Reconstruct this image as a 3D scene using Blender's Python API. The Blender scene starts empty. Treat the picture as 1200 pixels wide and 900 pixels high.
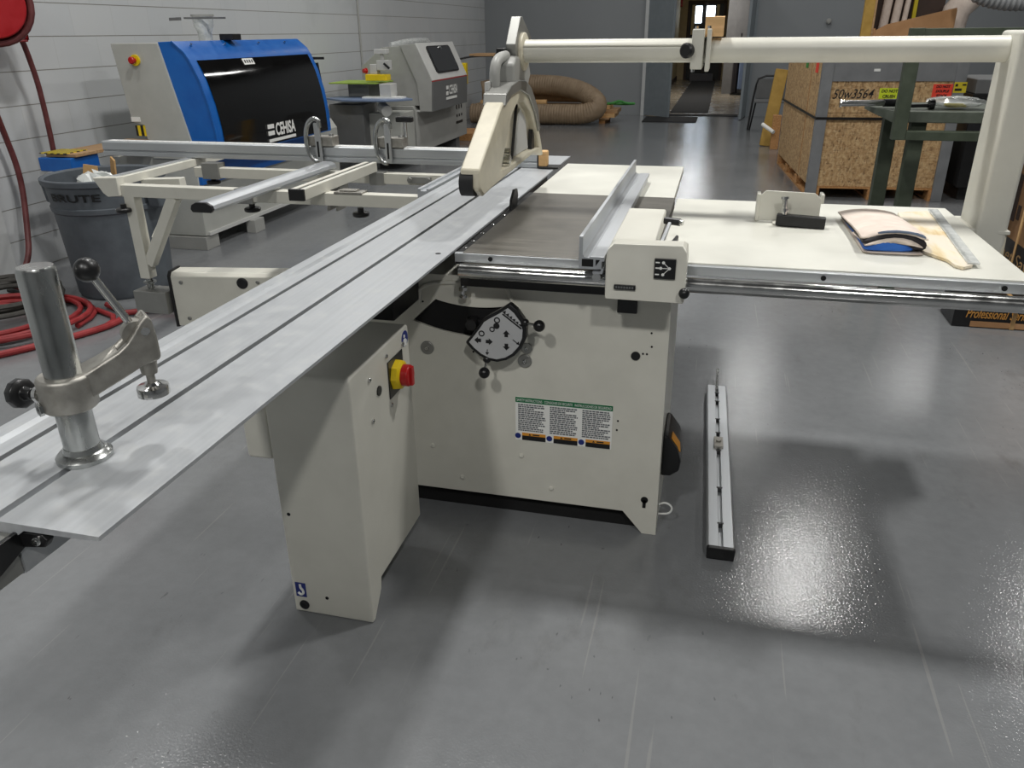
import bpy, bmesh, math, random
from mathutils import Vector, Matrix
random.seed(7)
PI = math.pi
C = bpy.context.scene.collection
OFF = {}

# ------------------------------------------------------------------ materials
def lin(c):
    return tuple((v/12.92 if v <= .04045 else ((v+.055)/1.055)**2.4) for v in [x/255 for x in c])
class NT:
    def __init__(s, name):
        s.m = bpy.data.materials.new(name); s.m.use_nodes = True
        s.t = s.m.node_tree; s.b = s.t.nodes['Principled BSDF']
    def n(s, kind, **kw):
        x = s.t.nodes.new(kind)
        for k, v in kw.items():
            if k in x.inputs: x.inputs[k].default_value = v
            else: setattr(x, k, v)
        return x
    def l(s, a, b): s.t.links.new(a, b)
    def coord(s, scale=(1, 1, 1), rot=(0, 0, 0)):
        t = s.n('ShaderNodeTexCoord'); mp = s.n('ShaderNodeMapping')
        mp.inputs['Scale'].default_value = scale; mp.inputs['Rotation'].default_value = rot
        s.l(t.outputs['Object'], mp.inputs['Vector']); return mp.outputs['Vector']
    def noise(s, vec, scale, detail=4, rough=.55):
        x = s.n('ShaderNodeTexNoise', Scale=scale, Detail=detail, Roughness=rough); s.l(vec, x.inputs['Vector']); return x.outputs['Fac']
    def ramp(s, fac, stops):
        r = s.n('ShaderNodeValToRGB'); e = r.color_ramp.elements
        while len(e) < len(stops): e.new(.5)
        for i, (p, c) in enumerate(stops):
            e[i].position = p; e[i].color = (*lin(c), 1) if isinstance(c, tuple) else (c, c, c, 1)
        s.l(fac, r.inputs['Fac']); return r.outputs['Color']
    def bump(s, fac, strength, dist=.002):
        b = s.n('ShaderNodeBump', Strength=strength, Distance=dist); s.l(fac, b.inputs['Height']); s.l(b.outputs['Normal'], s.b.inputs['Normal'])
    def mix(s, fac, a, b, mode='MIX'):
        x = s.n('ShaderNodeMix', data_type='RGBA', blend_type=mode)
        for i, v in ((0, fac), (6, a), (7, b)):
            if hasattr(v, 'links') or isinstance(v, bpy.types.NodeSocket): s.l(v, x.inputs[i])
            elif isinstance(v, tuple): x.inputs[i].default_value = (*lin(v), 1)
            else: x.inputs[i].default_value = v
        return x.outputs[2]
M = {}
def paint(name, col, rough=.45, metal=0, var=6, scale=9, bump=0, bscale=400, stretch=(1, 1, 1), spec=.5, coat=0):
    """a plain paint / plastic / metal with a little procedural wear"""
    t = NT(name); v = t.coord(stretch); f = t.noise(v, scale, 5)
    lo = tuple(max(0, c-var) for c in col); hi = tuple(min(255, c+var) for c in col)
    t.l(t.ramp(f, [(.3, lo), (.7, hi)]), t.b.inputs['Base Color'])
    t.l(t.ramp(f, [(.25, max(.03, rough-.06)), (.75, min(1., rough+.07))]), t.b.inputs['Roughness'])
    t.b.inputs['Metallic'].default_value = metal; t.b.inputs['Specular IOR Level'].default_value = spec
    t.b.inputs['Coat Weight'].default_value = coat
    if bump: t.bump(t.noise(v, bscale, 2), bump)
    M[name] = t.m; return t.m

paint('cream_paint', (212, 210, 199), .38, var=4, bump=.05, bscale=260)
paint('cream_dirty', (206, 199, 178), .42, var=9, scale=16)
paint('cream_top', (214, 213, 203), .40, var=7, scale=5)
paint('silver', (196, 199, 202), .42, .75, var=8, scale=30, stretch=(1, .03, 1), bump=.03, bscale=500)
paint('silver_x', (190, 193, 195), .38, .8, var=8, scale=30, stretch=(.03, 1, 1))
paint('silver_z', (185, 187, 188), .34, .85, var=8, scale=30, stretch=(1, 1, .05))
paint('steel', (205, 205, 203), .16, 1, var=6, scale=25)
paint('steel_zinc', (176, 178, 176), .25, 1, var=22, scale=14, stretch=(2, 2, .6))
paint('cast_aluminium', (160, 157, 150), .45, .8, var=14, scale=45, bump=.12, bscale=420)
paint('grey_metal', (150, 150, 146), .42, .6, var=8)
paint('black_plastic', (22, 22, 23), .34, var=4)
paint('black_rubber', (26, 26, 27), .7, var=5)
paint('black_steel', (30, 30, 31), .42, .2, var=8, scale=30)
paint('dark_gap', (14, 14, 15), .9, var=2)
paint('red_plastic', (178, 22, 24), .32, var=6)
paint('yellow_plastic', (232, 200, 20), .4, var=6)
paint('blue_paint', (14, 94, 176), .35, var=6)
paint('machine_grey', (176, 177, 171), .45, var=4)
paint('machine_mid', (160, 160, 156), .45, var=4)
paint('machine_light', (196, 196, 193), .45, var=4)
paint('machine_dark', (104, 105, 105), .5, var=4)
paint('acrylic', (12, 11, 11), .04, var=2, coat=.3)
paint('window_acrylic', (38, 38, 40), .12, var=3)
paint('white_print', (238, 238, 234), .5, var=2)
paint('black_print', (20, 20, 22), .5, var=2)
paint('blue_print', (28, 44, 120), .45, var=4)
paint('green_print', (18, 110, 66), .45, var=3)
paint('orange_print', (222, 150, 48), .45, var=4)
paint('gold_print', (196, 140, 66), .5, var=4)
paint('label_grey', (196, 197, 198), .35, .3, var=3)
paint('can_grey', (86, 92, 98), .6, var=7, scale=12, bump=.1, bscale=60)
paint('can_black', (12, 13, 14), .6, var=3)
paint('red_hose', (146, 42, 44), .5, var=12, scale=20)
paint('maroon_hose', (96, 44, 44), .5, var=10, scale=20)
paint('grey_hose', (58, 56, 52), .6, var=12, scale=20)
paint('reel_red', (166, 22, 30), .38, var=8)
paint('green_steel', (62, 70, 56), .55, .1, var=8, scale=14)
paint('green_top', (84, 90, 80), .5, .2, var=10, scale=14)
paint('rack_grey', (134, 136, 138), .45, .3, var=6)
paint('foam_yellow', (172, 138, 66), .8, var=12)
paint('cardboard', (170, 128, 88), .85, var=10, scale=6, bump=.1, bscale=90)
paint('cardboard_pale', (188, 150, 100), .85, var=14, scale=6)
paint('plastic_clear', (205, 208, 205), .2, var=8)
paint('bag_blue', (38, 98, 186), .7, var=14, scale=14)
paint('bag_dark', (34, 30, 34), .7, var=6)
paint('door_paint', (128, 136, 141), .5, var=4)
paint('frame_paint', (196, 198, 198), .5, var=4)
paint('hall_tan', (196, 178, 140), .7, var=6)
paint('hall_grey', (110, 108, 106), .7, var=5)
paint('hall_brown', (62, 46, 38), .6, var=5)
paint('mat_black', (30, 30, 31), .95, var=6, scale=60, bump=.4, bscale=200)
paint('mat_grey', (104, 104, 110), .95, var=8, scale=60)
paint('wood_pale', (214, 172, 118), .6, var=14, scale=10, stretch=(1, 6, 6))
paint('wood_board', (168, 134, 96), .7, var=18, scale=8, stretch=(.6, 8, 8))
paint('pallet_wood', (176, 128, 78), .75, var=22, scale=8, stretch=(8, .6, 8))
paint('duct_beige', (142, 122, 98), .6, var=10, scale=10)
paint('duct_grey', (150, 152, 154), .55, var=8)
paint('lime_green', (150, 176, 74), .6, var=10)
paint('slate_blue', (112, 128, 156), .45, var=6)
paint('sticker_red', (236, 70, 50), .6, var=5)
paint('sticker_lime', (206, 222, 40), .6, var=5)
paint('sticker_yellow', (204, 184, 36), .6, var=8)
paint('green_cord', (60, 140, 60), .6, var=10)
paint('ceiling_white', (120, 121, 122), .9, var=3)

def special():
    # floor: grey epoxy, orange peel, wear and scratches
    t = NT('epoxy_floor'); v = t.coord()
    big = t.noise(v, .9, 6, .6); fine = t.noise(v, 26, 4)
    base = t.ramp(big, [(.3, (114, 116, 118)), (.7, (128, 130, 132))])
    base = t.mix(.18, base, t.ramp(fine, [(.3, (108, 109, 110)), (.7, (138, 140, 141))]))
    for k, (rot, sc, thr) in enumerate(((.04, (34, .6, 1), .68), (-.9, (26, .6, 1), .715), (1.2, (34, .8, 1), .72))):
        s = t.noise(t.coord(sc, (0, 0, rot)), 1.6, 2)
        base = t.mix(t.ramp(s, [(thr+.02, 0.), (thr+.035, .2)]), base, (168, 166, 160))
    sm = t.noise(t.coord((2.2, 1, 1), (0, 0, .5)), 2.2, 7, .7)
    base = t.mix(t.ramp(sm, [(.60, 0.), (.74, .35)]), base, (86, 84, 82))
    sp_n = t.noise(t.coord((60, 22, 1), (0, 0, .1)), 1.0, 2); area = t.noise(t.coord(), 1.6, 3)
    mk = t.mix(1.0, t.ramp(sp_n, [(.70, 0.), (.73, .7)]), t.ramp(area, [(.48, 0.), (.62, 1.)]), 'MULTIPLY')
    base = t.mix(mk, base, (52, 50, 48))
    t.l(base, t.b.inputs['Base Color'])
    t.l(t.ramp(big, [(.3, .11), (.7, .17)]), t.b.inputs['Roughness'])
    t.bump(t.noise(v, 150, 2), .30, .002); M['epoxy_floor'] = t.m
    # painted block wall (y along the wall, z up)
    t = NT('block_wall'); tc = t.n('ShaderNodeTexCoord'); sp = t.n('ShaderNodeSeparateXYZ'); t.l(tc.outputs['Object'], sp.inputs[0])
    cb = t.n('ShaderNodeCombineXYZ'); t.l(sp.outputs['Y'], cb.inputs['X']); t.l(sp.outputs['Z'], cb.inputs['Y'])
    br = t.n('ShaderNodeTexBrick'); t.l(cb.outputs[0], br.inputs['Vector'])
    for k, val in (('Scale', 1), ('Mortar Size', .0028), ('Mortar Smooth', .3), ('Brick Width', .4066), ('Row Height', .2033), ('Bias', 0)): br.inputs[k].default_value = val
    br.inputs['Color1'].default_value = (*lin((198, 200, 201)), 1); br.inputs['Color2'].default_value = (*lin((194, 197, 199)), 1); br.inputs['Mortar'].default_value = (*lin((188, 190, 190)), 1)
    mm = t.n('ShaderNodeMath', operation='MODULO'); t.l(sp.outputs['Z'], mm.inputs[0]); mm.inputs[1].default_value = .2033
    lt = t.n('ShaderNodeMath', operation='LESS_THAN'); t.l(mm.outputs[0], lt.inputs[0]); lt.inputs[1].default_value = .0055
    c = t.mix(lt.outputs[0], br.outputs['Color'], (128, 126, 120))
    st = t.noise(cb.outputs[0], 1.3, 5); c = t.mix(t.ramp(st, [(.55, 0.), (.8, .35)]), c, (140, 142, 144))
    t.l(c, t.b.inputs['Base Color']); t.b.inputs['Roughness'].default_value = .5
    t.bump(t.noise(cb.outputs[0], 70, 4), .25, .004); M['block_wall'] = t.m
    # smooth grey wall
    t = NT('grey_wall'); v = t.coord(); f = t.noise(v, .8, 4)
    t.l(t.ramp(f, [(.3, (136, 140, 143)), (.7, (142, 146, 149))]), t.b.inputs['Base Color']); t.b.inputs['Roughness'].default_value = .55; M['grey_wall'] = t.m
    # oriented strand board
    t = NT('strand_board'); cols = None
    for k, (sc, rot) in enumerate((((28, 28, 90), (0, .5, .2)), ((90, 90, 30), (0, -.6, .7)), ((70, 70, 40), (.4, .9, 0)))):
        vo = t.n('ShaderNodeTexVoronoi', Scale=1.0, Randomness=1.0); vv = t.coord(sc, rot)
        nz = t.n('ShaderNodeTexNoise', Scale=1.1, Detail=2); t.l(vv, nz.inputs['Vector'])
        ad = t.n('ShaderNodeVectorMath', operation='ADD'); t.l(vv, ad.inputs[0]); t.l(nz.outputs['Color'], ad.inputs[1])
        t.l(ad.outputs[0], vo.inputs['Vector'])
        sx = t.n('ShaderNodeSeparateColor'); t.l(vo.outputs['Color'], sx.inputs[0])
        r = t.ramp(sx.outputs[0], [(0, (82, 56, 32)), (.22, (166, 129, 86)), (.65, (192, 158, 112)), (1, (214, 186, 142))])
        cols = r if cols is None else t.mix(.45, cols, r)
    t.l(cols, t.b.inputs['Base Color']); t.b.inputs['Roughness'].default_value = .7; M['strand_board'] = t.m
    # ground cast iron with streaks across
    t = NT('cast_iron'); v = t.coord((3, 60, 1)); f = t.noise(v, 1.5, 5, .65); g = t.noise(t.coord(), 6, 4)
    c = t.ramp(f, [(.3, (88, 85, 79)), (.7, (124, 120, 112))]); c = t.mix(t.ramp(g, [(.45, 0.), (.7, .55)]), c, (74, 71, 66))
    t.l(c, t.b.inputs['Base Color']); t.b.inputs['Metallic'].default_value = .45
    t.l(t.ramp(f, [(.3, .34), (.7, .46)]), t.b.inputs['Roughness']); M['cast_iron'] = t.m
    # sliding table: anodised, dusty
    t = NT('anodised_dusty'); v = t.coord((60, 1.2, 1)); f = t.noise(v, 1.5, 4); g = t.noise(t.coord(), 22, 6, .7)
    c = t.ramp(f, [(.3, (174, 177, 180)), (.7, (184, 187, 190))]); c = t.mix(t.ramp(g, [(.5, 0.), (.72, .5)]), c, (196, 197, 195))
    t.l(c, t.b.inputs['Base Color']); t.b.inputs['Metallic'].default_value = .35
    t.l(t.ramp(g, [(.3, .36), (.7, .52)]), t.b.inputs['Roughness']); M['anodised_dusty'] = t.m
    # plywood face
    t = NT('plywood_face'); v = t.coord((14, 2.2, 8), (0, 0, .35)); f = t.noise(v, 1.4, 5, .6); g = t.noise(t.coord((6, 3, 1)), 2.2, 3)
    c = t.ramp(f, [(.3, (198, 166, 112)), (.48, (222, 204, 164)), (.62, (230, 220, 198))]); c = t.mix(t.ramp(g, [(.42, 0.), (.52, .85)]), c, (226, 216, 200))
    t.l(c, t.b.inputs['Base Color']); t.b.inputs['Roughness'].default_value = .6; M['plywood_face'] = t.m
    # canvas bag
    t = NT('bag_canvas'); v = t.coord((1, 1, 1)); f = t.noise(v, 18, 4)
    t.l(t.ramp(f, [(.3, (214, 198, 186)), (.7, (232, 218, 206))]), t.b.inputs['Base Color']); t.b.inputs['Roughness'].default_value = .85
    t.bump(t.noise(v, 500, 2), .3, .001); M['bag_canvas'] = t.m
    # daylight panes
    t = NT('daylight_pane'); f = t.noise(t.coord(), 3, 3)
    t.l(t.ramp(f, [(.3, (170, 196, 220)), (.7, (240, 246, 250))]), t.b.inputs['Emission Color']); t.b.inputs['Emission Strength'].default_value = 5; M['daylight_pane'] = t.m
    # thin clear plastic
    for nm, al in (('clear_film', .45), ('clear_ruler', .78), ('clear_funnel', .5)):
        t = NT(nm); f = t.noise(t.coord(), 30, 4)
        t.l(t.ramp(f, [(.35, (196, 200, 198)), (.7, (232, 234, 232))]), t.b.inputs['Base Color']); t.b.inputs['Roughness'].default_value = .18
        t.b.inputs['Alpha'].default_value = al; M[nm] = t.m
    # hazard stripes
    t = NT('hazard'); w = t.n('ShaderNodeTexWave', Scale=9.0); t.l(t.coord((1, 1, 1), (0, 0, .7)), w.inputs['Vector'])
    t.l(t.ramp(w.outputs['Fac'], [(.48, (228, 200, 30)), (.52, (30, 28, 22))]), t.b.inputs['Base Color']); M['hazard'] = t.m
special()

# ------------------------------------------------------------------ mesh helpers
class MB:
    def __init__(s): s.bm = bmesh.new()
    def poly3(s, rings, cap=True):
        """skin consecutive rings of 3-D points"""
        vr = [[s.bm.verts.new(p) for p in r] for r in rings]; n = len(rings[0])
        for a, b in zip(vr, vr[1:]):
            for i in range(n):
                try: s.bm.faces.new((a[i], a[(i+1) % n], b[(i+1) % n], b[i]))
                except ValueError: pass
        if cap:
            s.bm.faces.new(vr[0][::-1]); s.bm.faces.new(vr[-1])
        return s
    def box(s, x0, x1, y0, y1, z0, z1):
        return s.poly3([[(x0, y0, z), (x1, y0, z), (x1, y1, z), (x0, y1, z)] for z in (z0, z1)])
    def prism(s, pts, ax, a, b):
        f = {'x': lambda p, t: (t, p[0], p[1]), 'y': lambda p, t: (p[0], t, p[1]), 'z': lambda p, t: (p[0], p[1], t)}[ax]
        return s.poly3([[f(p, t) for p in pts] for t in (a, b)])
    def bar(s, p, q, w, h, up=(0, 0, 1)):
        p, q = Vector(p), Vector(q); d = (q-p).normalized(); r = d.cross(Vector(up))
        r = r.normalized() if r.length > 1e-6 else Vector((1, 0, 0)); u = r.cross(d)
        return s.poly3([[c+r*a*w/2+u*b*h/2 for a, b in ((-1, -1), (1, -1), (1, 1), (-1, 1))] for c in (p, q)])
    def cyl(s, p, q, r, r2=None, n=24):
        p, q = Vector(p), Vector(q); d = (q-p).normalized(); a = d.orthogonal().normalized(); b = d.cross(a); r2 = r if r2 is None else r2
        return s.poly3([[c+(a*math.cos(2*PI*i/n)+b*math.sin(2*PI*i/n))*rr for i in range(n)] for c, rr in ((p, r), (q, r2))])
    def lathe(s, prof, c, d=(0, 0, 1), n=32, cap=True):
        c, d = Vector(c), Vector(d).normalized(); a = d.orthogonal().normalized(); b = d.cross(a)
        return s.poly3([[c+d*h+(a*math.cos(2*PI*i/n)+b*math.sin(2*PI*i/n))*max(r, 1e-4) for i in range(n)] for r, h in prof], cap)
    def ball(s, c, r, sc=(1, 1, 1), n=20):
        bmesh.ops.create_uvsphere(s.bm, u_segments=n, v_segments=n//2, radius=1, matrix=Matrix.Translation(c) @ Matrix.Diagonal((r*sc[0], r*sc[1], r*sc[2], 1))); return s
    def tube(s, path, r, n=12, smooth=3, closed=False, ridge=0, pitch=.03):
        P = [Vector(p) for p in path]
        for _ in range(smooth):
            Q = [] if closed else [P[0]]
            for a, b in zip(P, P[1:]+([P[0]] if closed else [])): Q += [a.lerp(b, .25), a.lerp(b, .75)]
            if not closed: Q.append(P[-1])
            P = Q
        if ridge:  # resample for a corrugated hose
            Q = [P[0]]; acc = 0
            for a, b in zip(P, P[1:]):
                L = (b-a).length; t = pitch/2-acc
                while t <= L: Q.append(a.lerp(b, t/L)); t += pitch/2
                acc = L-(t-pitch/2)
            P = Q
        rings = []; nrm = None
        for i, p in enumerate(P):
            d = (P[min(i+1, len(P)-1)]-P[max(i-1, 0)]) if not closed else (P[(i+1) % len(P)]-P[i-1])
            d.normalize(); nrm = d.orthogonal().normalized() if nrm is None else (nrm-d*nrm.dot(d)).normalized(); b = d.cross(nrm)
            rr = r*(1+(ridge if i % 2 else 0)) if not callable(r) else r(i/(len(P)-1))
            rings.append([p+(nrm*math.cos(2*PI*k/n)+b*math.sin(2*PI*k/n))*rr for k in range(n)])
        if closed: rings.append(rings[0])
        return s.poly3(rings, not closed)
    def sheet(s, grid, th=.001):
        V = [[s.bm.verts.new(p) for p in row] for row in grid]
        fs = [s.bm.faces.new((V[i][j], V[i+1][j], V[i+1][j+1], V[i][j+1])) for i in range(len(V)-1) for j in range(len(V[0])-1)]
        if th: bmesh.ops.solidify(s.bm, geom=fs, thickness=th)
        return s
    def build(s, name, mat, parent=None, bev=0, smooth=True, seg=2, sub=0):
        bmesh.ops.remove_doubles(s.bm, verts=s.bm.verts, dist=1e-6)
        bmesh.ops.recalc_face_normals(s.bm, faces=s.bm.faces)
        off = OFF[parent.name] if parent else Vector((0, 0, 0))
        if parent is None:
            xs = [v.co for v in s.bm.verts]; off = Vector(((min(v.x for v in xs)+max(v.x for v in xs))/2, (min(v.y for v in xs)+max(v.y for v in xs))/2, min(v.z for v in xs)))
        for v in s.bm.verts: v.co -= off
        for f in s.bm.faces: f.smooth = smooth
        for e in s.bm.edges: e.smooth = not (len(e.link_faces) == 2 and e.calc_face_angle(0) > math.radians(32))
        me = bpy.data.meshes.new(name); s.bm.to_mesh(me); s.bm.free(); me.materials.append(M[mat])
        o = bpy.data.objects.new(name, me); C.objects.link(o)
        if parent: o.parent = parent
        else: o.location = off
        OFF[o.name] = off
        if bev:
            m = o.modifiers.new('bevel', 'BEVEL'); m.width = bev; m.segments = seg; m.limit_method = 'ANGLE'; m.angle_limit = math.radians(38); m.harden_normals = True
        if sub:
            m = o.modifiers.new('sub', 'SUBSURF'); m.levels = sub; m.render_levels = sub
        return o
def thing(name, loc, label, cat, group=None):
    o = bpy.data.objects.new(name, None); C.objects.link(o); o.location = loc; o.empty_display_size = .1
    OFF[o.name] = Vector(loc); return tag(o, label, cat, group)
def tag(o, label=None, cat=None, group=None, kind=None):
    for k, v in (('label', label), ('category', cat), ('group', group), ('kind', kind)):
        if v: o[k] = v
    return o
def struct(o): o['kind'] = 'structure'; return o
def dup(root, move, label=None):
    """copy of a thing with copies of its parts and sub-parts"""
    def rec(o, par):
        c = o.copy(); C.objects.link(c); OFF[c.name] = OFF[o.name]
        if par: c.parent = par
        for ch in [x for x in bpy.data.objects if x.parent == o]: rec(ch, c)
        return c
    r = rec(root, None); r.location = Vector(root.location)+Vector(move)
    if label: r['label'] = label
    return r
def text(name, s, parent, o, xd, yd, h, mat='white_print', width=None, align='LEFT', slant=0, lines=1.0, bold=0.0):
    cu = bpy.data.curves.new(name, 'FONT'); cu.body = s; cu.size = h*1.38; cu.align_x = align; cu.shear = slant; cu.space_line = lines; cu.offset = bold
    tmp = bpy.data.objects.new(name, cu); C.objects.link(tmp); bpy.context.view_layer.update()
    me = bpy.data.meshes.new_from_object(tmp.evaluated_get(bpy.context.evaluated_depsgraph_get()))
    bpy.data.objects.remove(tmp); bpy.data.curves.remove(cu)
    xd, yd = Vector(xd).normalized(), Vector(yd).normalized(); zd = xd.cross(yd)
    w = max(v.co.x for v in me.vertices)-min(v.co.x for v in me.vertices); kx = width/w if width else 1
    b = MB()
    b.bm.from_mesh(me); bpy.data.meshes.remove(me)
    off = Vector(o)
    for v in b.bm.verts: v.co = off+xd*v.co.x*kx+yd*v.co.y+zd*.0006
    return b.build(name, mat, parent, smooth=False)
def arc(cx, cy, r, a0, a1, n=16, ry=None):
    return [(cx+r*math.cos(math.radians(a0+(a1-a0)*i/n)), cy+(ry or r)*math.sin(math.radians(a0+(a1-a0)*i/n))) for i in range(n+1)]
def carve(o, cutter):
    m = o.modifiers.new('cut', 'BOOLEAN'); m.object = cutter; m.operation = 'DIFFERENCE'; m.solver = 'EXACT'
    bpy.context.view_layer.update()
    me = bpy.data.meshes.new_from_object(o.evaluated_get(bpy.context.evaluated_depsgraph_get()))
    o.modifiers.clear(); o.data = me; bpy.data.objects.remove(cutter)
def screw(parent, c, d, r=.006, h=.004, mat='steel', name='screw'):
    d = Vector(d); c = Vector(c)
    return MB().lathe([(r, 0), (r, h*.6), (r*.75, h), (r*.45, h), (r*.4, h*.4), (0, h*.4)], c, d, 14).build(name, mat, parent)

# ------------------------------------------------------------------ room
W = -4.37
struct(MB().box(W-.25, 7, -7.2, 15.42, -.1, 0).build('floor', 'epoxy_floor'))
struct(MB().box(W-.2, W, -7.2, 15.6, 0, 4.9).build('wall_left', 'block_wall'))
b = MB().box(W-.2, -1.39, 15.4, 15.6, 0, 4.9).box(.50, 7, 15.4, 15.6, 0, 4.9).box(-1.39, .50, 15.4, 15.6, 2.35, 4.9)
struct(b.build('wall_back', 'grey_wall'))
struct(MB().box(7, 7.2, -7.2, 15.6, 0, 4.9).build('wall_right', 'grey_wall'))
struct(MB().box(W-.2, 7.2, -7.4, -7.2, 0, 4.9).build('wall_front', 'grey_wall'))
struct(MB().box(W-.2, 7.2, -7.4, 15.6, 4.9, 5.0).build('ceiling', 'ceiling_white'))
struct(MB().box(-1.41, -1.345, 15.33, 15.62, 0, 2.35).build('trim_1', 'frame_paint'))
struct(MB().box(.43, .50, 15.33, 15.62, 0, 2.35).build('trim_2', 'door_paint'))
def door(name, hx, hy, ex, ey, hand):
    d = Vector((ex-hx, ey-hy, 0)); L = d.length; d.normalize(); n = Vector((-d.y, d.x, 0))
    b = MB(); b.bar(Vector((hx, hy, 1.08)), Vector((ex, ey, 1.08)), .045, 2.14); o = struct(b.build(name, 'door_paint', bev=.004))
    c = Vector((ex, ey, 1.0))-d*.07
    MB().cyl(c-n*.07, c+n*.07, .012, n=10).ball(c-n*.07, .028, n=10).ball(c+n*.07, .028, n=10).build('door_knob', 'black_steel', o)
door('door_1', -1.34, 15.35, -.873, 14.90, 1)
door('door_2', .44, 15.36, .35, 14.66, 1)
# corridor beyond the doorway
paint('corridor_floor', (132, 122, 106), .25, var=8, scale=3)
struct(MB().box(-2.2, 2.2, 15.42, 27.2, -.1, -.001).build('floor_corridor', 'corridor_floor'))
struct(MB().box(-1.62, -1.42, 15.6, 27, 0, 2.7).build('wall_corridor_left', 'hall_tan'))
struct(MB().box(-1.42, -1.39, 15.6, 27, 0, .11).build('baseboard_corridor', 'hall_brown'))
struct(MB().box(.02, .20, 21.2, 27, 0, 2.7).build('wall_corridor_right', 'hall_tan'))
struct(MB().box(.00, .22, 21.0, 21.2, 0, 2.7).build('trim_3', 'hall_grey'))
struct(MB().box(.20, 2.2, 20.8, 21.0, 0, 2.7).build('wall_corridor_return', 'hall_grey'))
struct(MB().box(1.0, 1.15, 15.6, 21, 0, 2.7).build('wall_corridor_side', 'hall_grey'))
struct(MB().box(-1.6, .2, 27, 27.2, 0, 2.7).build('wall_corridor_end', 'hall_tan'))
struct(MB().box(-2.2, 2.2, 15.6, 27.2, 2.7, 2.8).build('ceiling_corridor', 'ceiling_white'))
d3 = struct(MB().box(-1.20, -.05, 26.92, 27, 0, 2.24).build('door_3', 'hall_brown'))
MB().box(-1.12, -.66, 26.88, 26.92, .02, 2.14).box(-.60, -.13, 26.88, 26.92, .02, 2.14).build('door_leaf', 'black_steel', d3)
MB().box(-.965, -.77, 26.86, 26.88, 1.62, 2.09).build('pane', 'daylight_pane', d3)
MB().box(-.655+.01, -.39, 26.86, 26.88, 1.72, 2.09).build('pane', 'daylight_pane', d3)
MB().box(-1.07, -.99, 26.80, 26.84, 1.3, 2.12).box(-.35, -.26, 26.80, 26.84, 1.3, 2.12).build('side_light', 'hall_tan', d3)
tag(MB().box(-1.50, -1.36, 26.6, 26.64, 2.07, 2.30).build('exit_sign', 'red_plastic', bev=.004), 'small red sign high on the corridor wall beyond the doorway', 'sign')
tag(MB().box(-.90, -.20, 15.9, 26.2, 0, .012).build('corridor_mat', 'mat_black', bev=.003), 'long black runner mat along the corridor beyond the doorway', 'mat')
tag(MB().box(-1.27, -.36, 14.15, 15.05, 0, .012).build('door_mat', 'mat_black', bev=.003), 'black mat on the grey floor in front of the open door leaf', 'mat')
tag(MB().box(-.95, .33, 15.30, 15.62, .0, .010).build('threshold_mat', 'mat_black', bev=.003), 'narrow black mat lying across the doorway threshold', 'mat')
tag(MB().prism([(-.98, 0), (-.28, 0), (-.28, .2), (-.98, .2)], 'y', 26.3, 26.8).build('grey_mat', 'mat_grey', bev=.01), 'grey mat block at the foot of the far glazed door', 'mat')
t = thing('coat_stand', (.34, 20.6, 0), 'dark items hanging at the corner of the corridor past the doorway', 'coat rack')
MB().box(.22, .34, 20.5, 20.7, .05, 1.15).build('black_coat', 'bag_dark', t, bev=.03); MB().box(.36, .48, 20.5, 20.7, .12, 1.1).build('blue_coat', 'slate_blue', t, bev=.03)
MB().cyl((.35, 20.62, 0), (.35, 20.62, 1.35), .015).cyl((.35, 20.62, 0), (.35, 20.62, .04), .14).build('pole', 'black_steel', t)
tag(MB().lathe([(.03, 0), (.035, .02), (.045, .04), (.03, .06), (0, .065)], (1.652, 15.4, 1.536), (0, -1, 0), 20).build('wall_bumper', 'machine_mid'), 'small round grey bumper on the back wall right of the doorway', 'wall bumper')
struct(MB().cyl((W+.012, 9.74, 0), (W+.012, 9.74, 4.9), .012, n=10).build('trim_4', 'machine_mid'))
struct(MB().box(W, W+.025, 3.0, 4.03, 0, 2.2).build('trim_5', 'frame_paint', bev=.004))

# ------------------------------------------------------------------ panel saw
T = .874
saw = thing('panel_saw', (-.45, 2.45, 0), 'large cream sliding panel saw with dark cast iron table in the centre', 'panel saw')
cab = MB().prism([(-1.02, 0), (-.99, 0), (-.93, .073), (-.177, .073), (-.115, 0), (-.072, 0), (-.078, .79), (-1.02, .79)], 'y', 2.055, 2.62).build('cabinet', 'cream_paint', saw)
low = arc(-.63, 1.15, .541, 249.0, 277, 20); upp = arc(-.63, 1.15, .452, 281, 254.5, 20)
cut = MB().prism(low+upp, 'y', 2.0, 2.078).build('cutter', 'dark_gap', saw); carve(cab, cut)
cab['label'] = 'cream steel base cabinet'
for f in cab.data.polygons: f.use_smooth = False
m = cab.modifiers.new('bevel', 'BEVEL'); m.width = .004; m.segments = 2; m.limit_method = 'ANGLE'; m.angle_limit = math.radians(50)
MB().prism([(p[0], p[1]) for p in arc(-.63, 1.15, .540, 249.2, 276.8, 20)+arc(-.63, 1.15, .453, 280.8, 254.7, 20)], 'y', 2.062, 2.077).build('slot_interior', 'dark_gap', saw)
MB().cyl((-.635, 2.02, .655), (-.635, 2.062, .655), .016).box(-.655, -.60, 2.045, 2.062, .63, .665).build('tilt_spindle', 'black_steel', saw)
MB().tube([(-.800, 2.054, .700), (-.795, 2.054, .768), (-.55, 2.054, .770), (-.535, 2.054, .765), (-.52, 2.054, .72), (-.50, 2.054, .70)], .006, 8, 2).build('pressed_rib', 'cream_paint', saw)
MB().box(-.925, -.10, 2.09, 2.6, 0, .072).build('underside_shade', 'dark_gap', saw)  # near-black block added to stand in for the shadow under the cabinet
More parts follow.
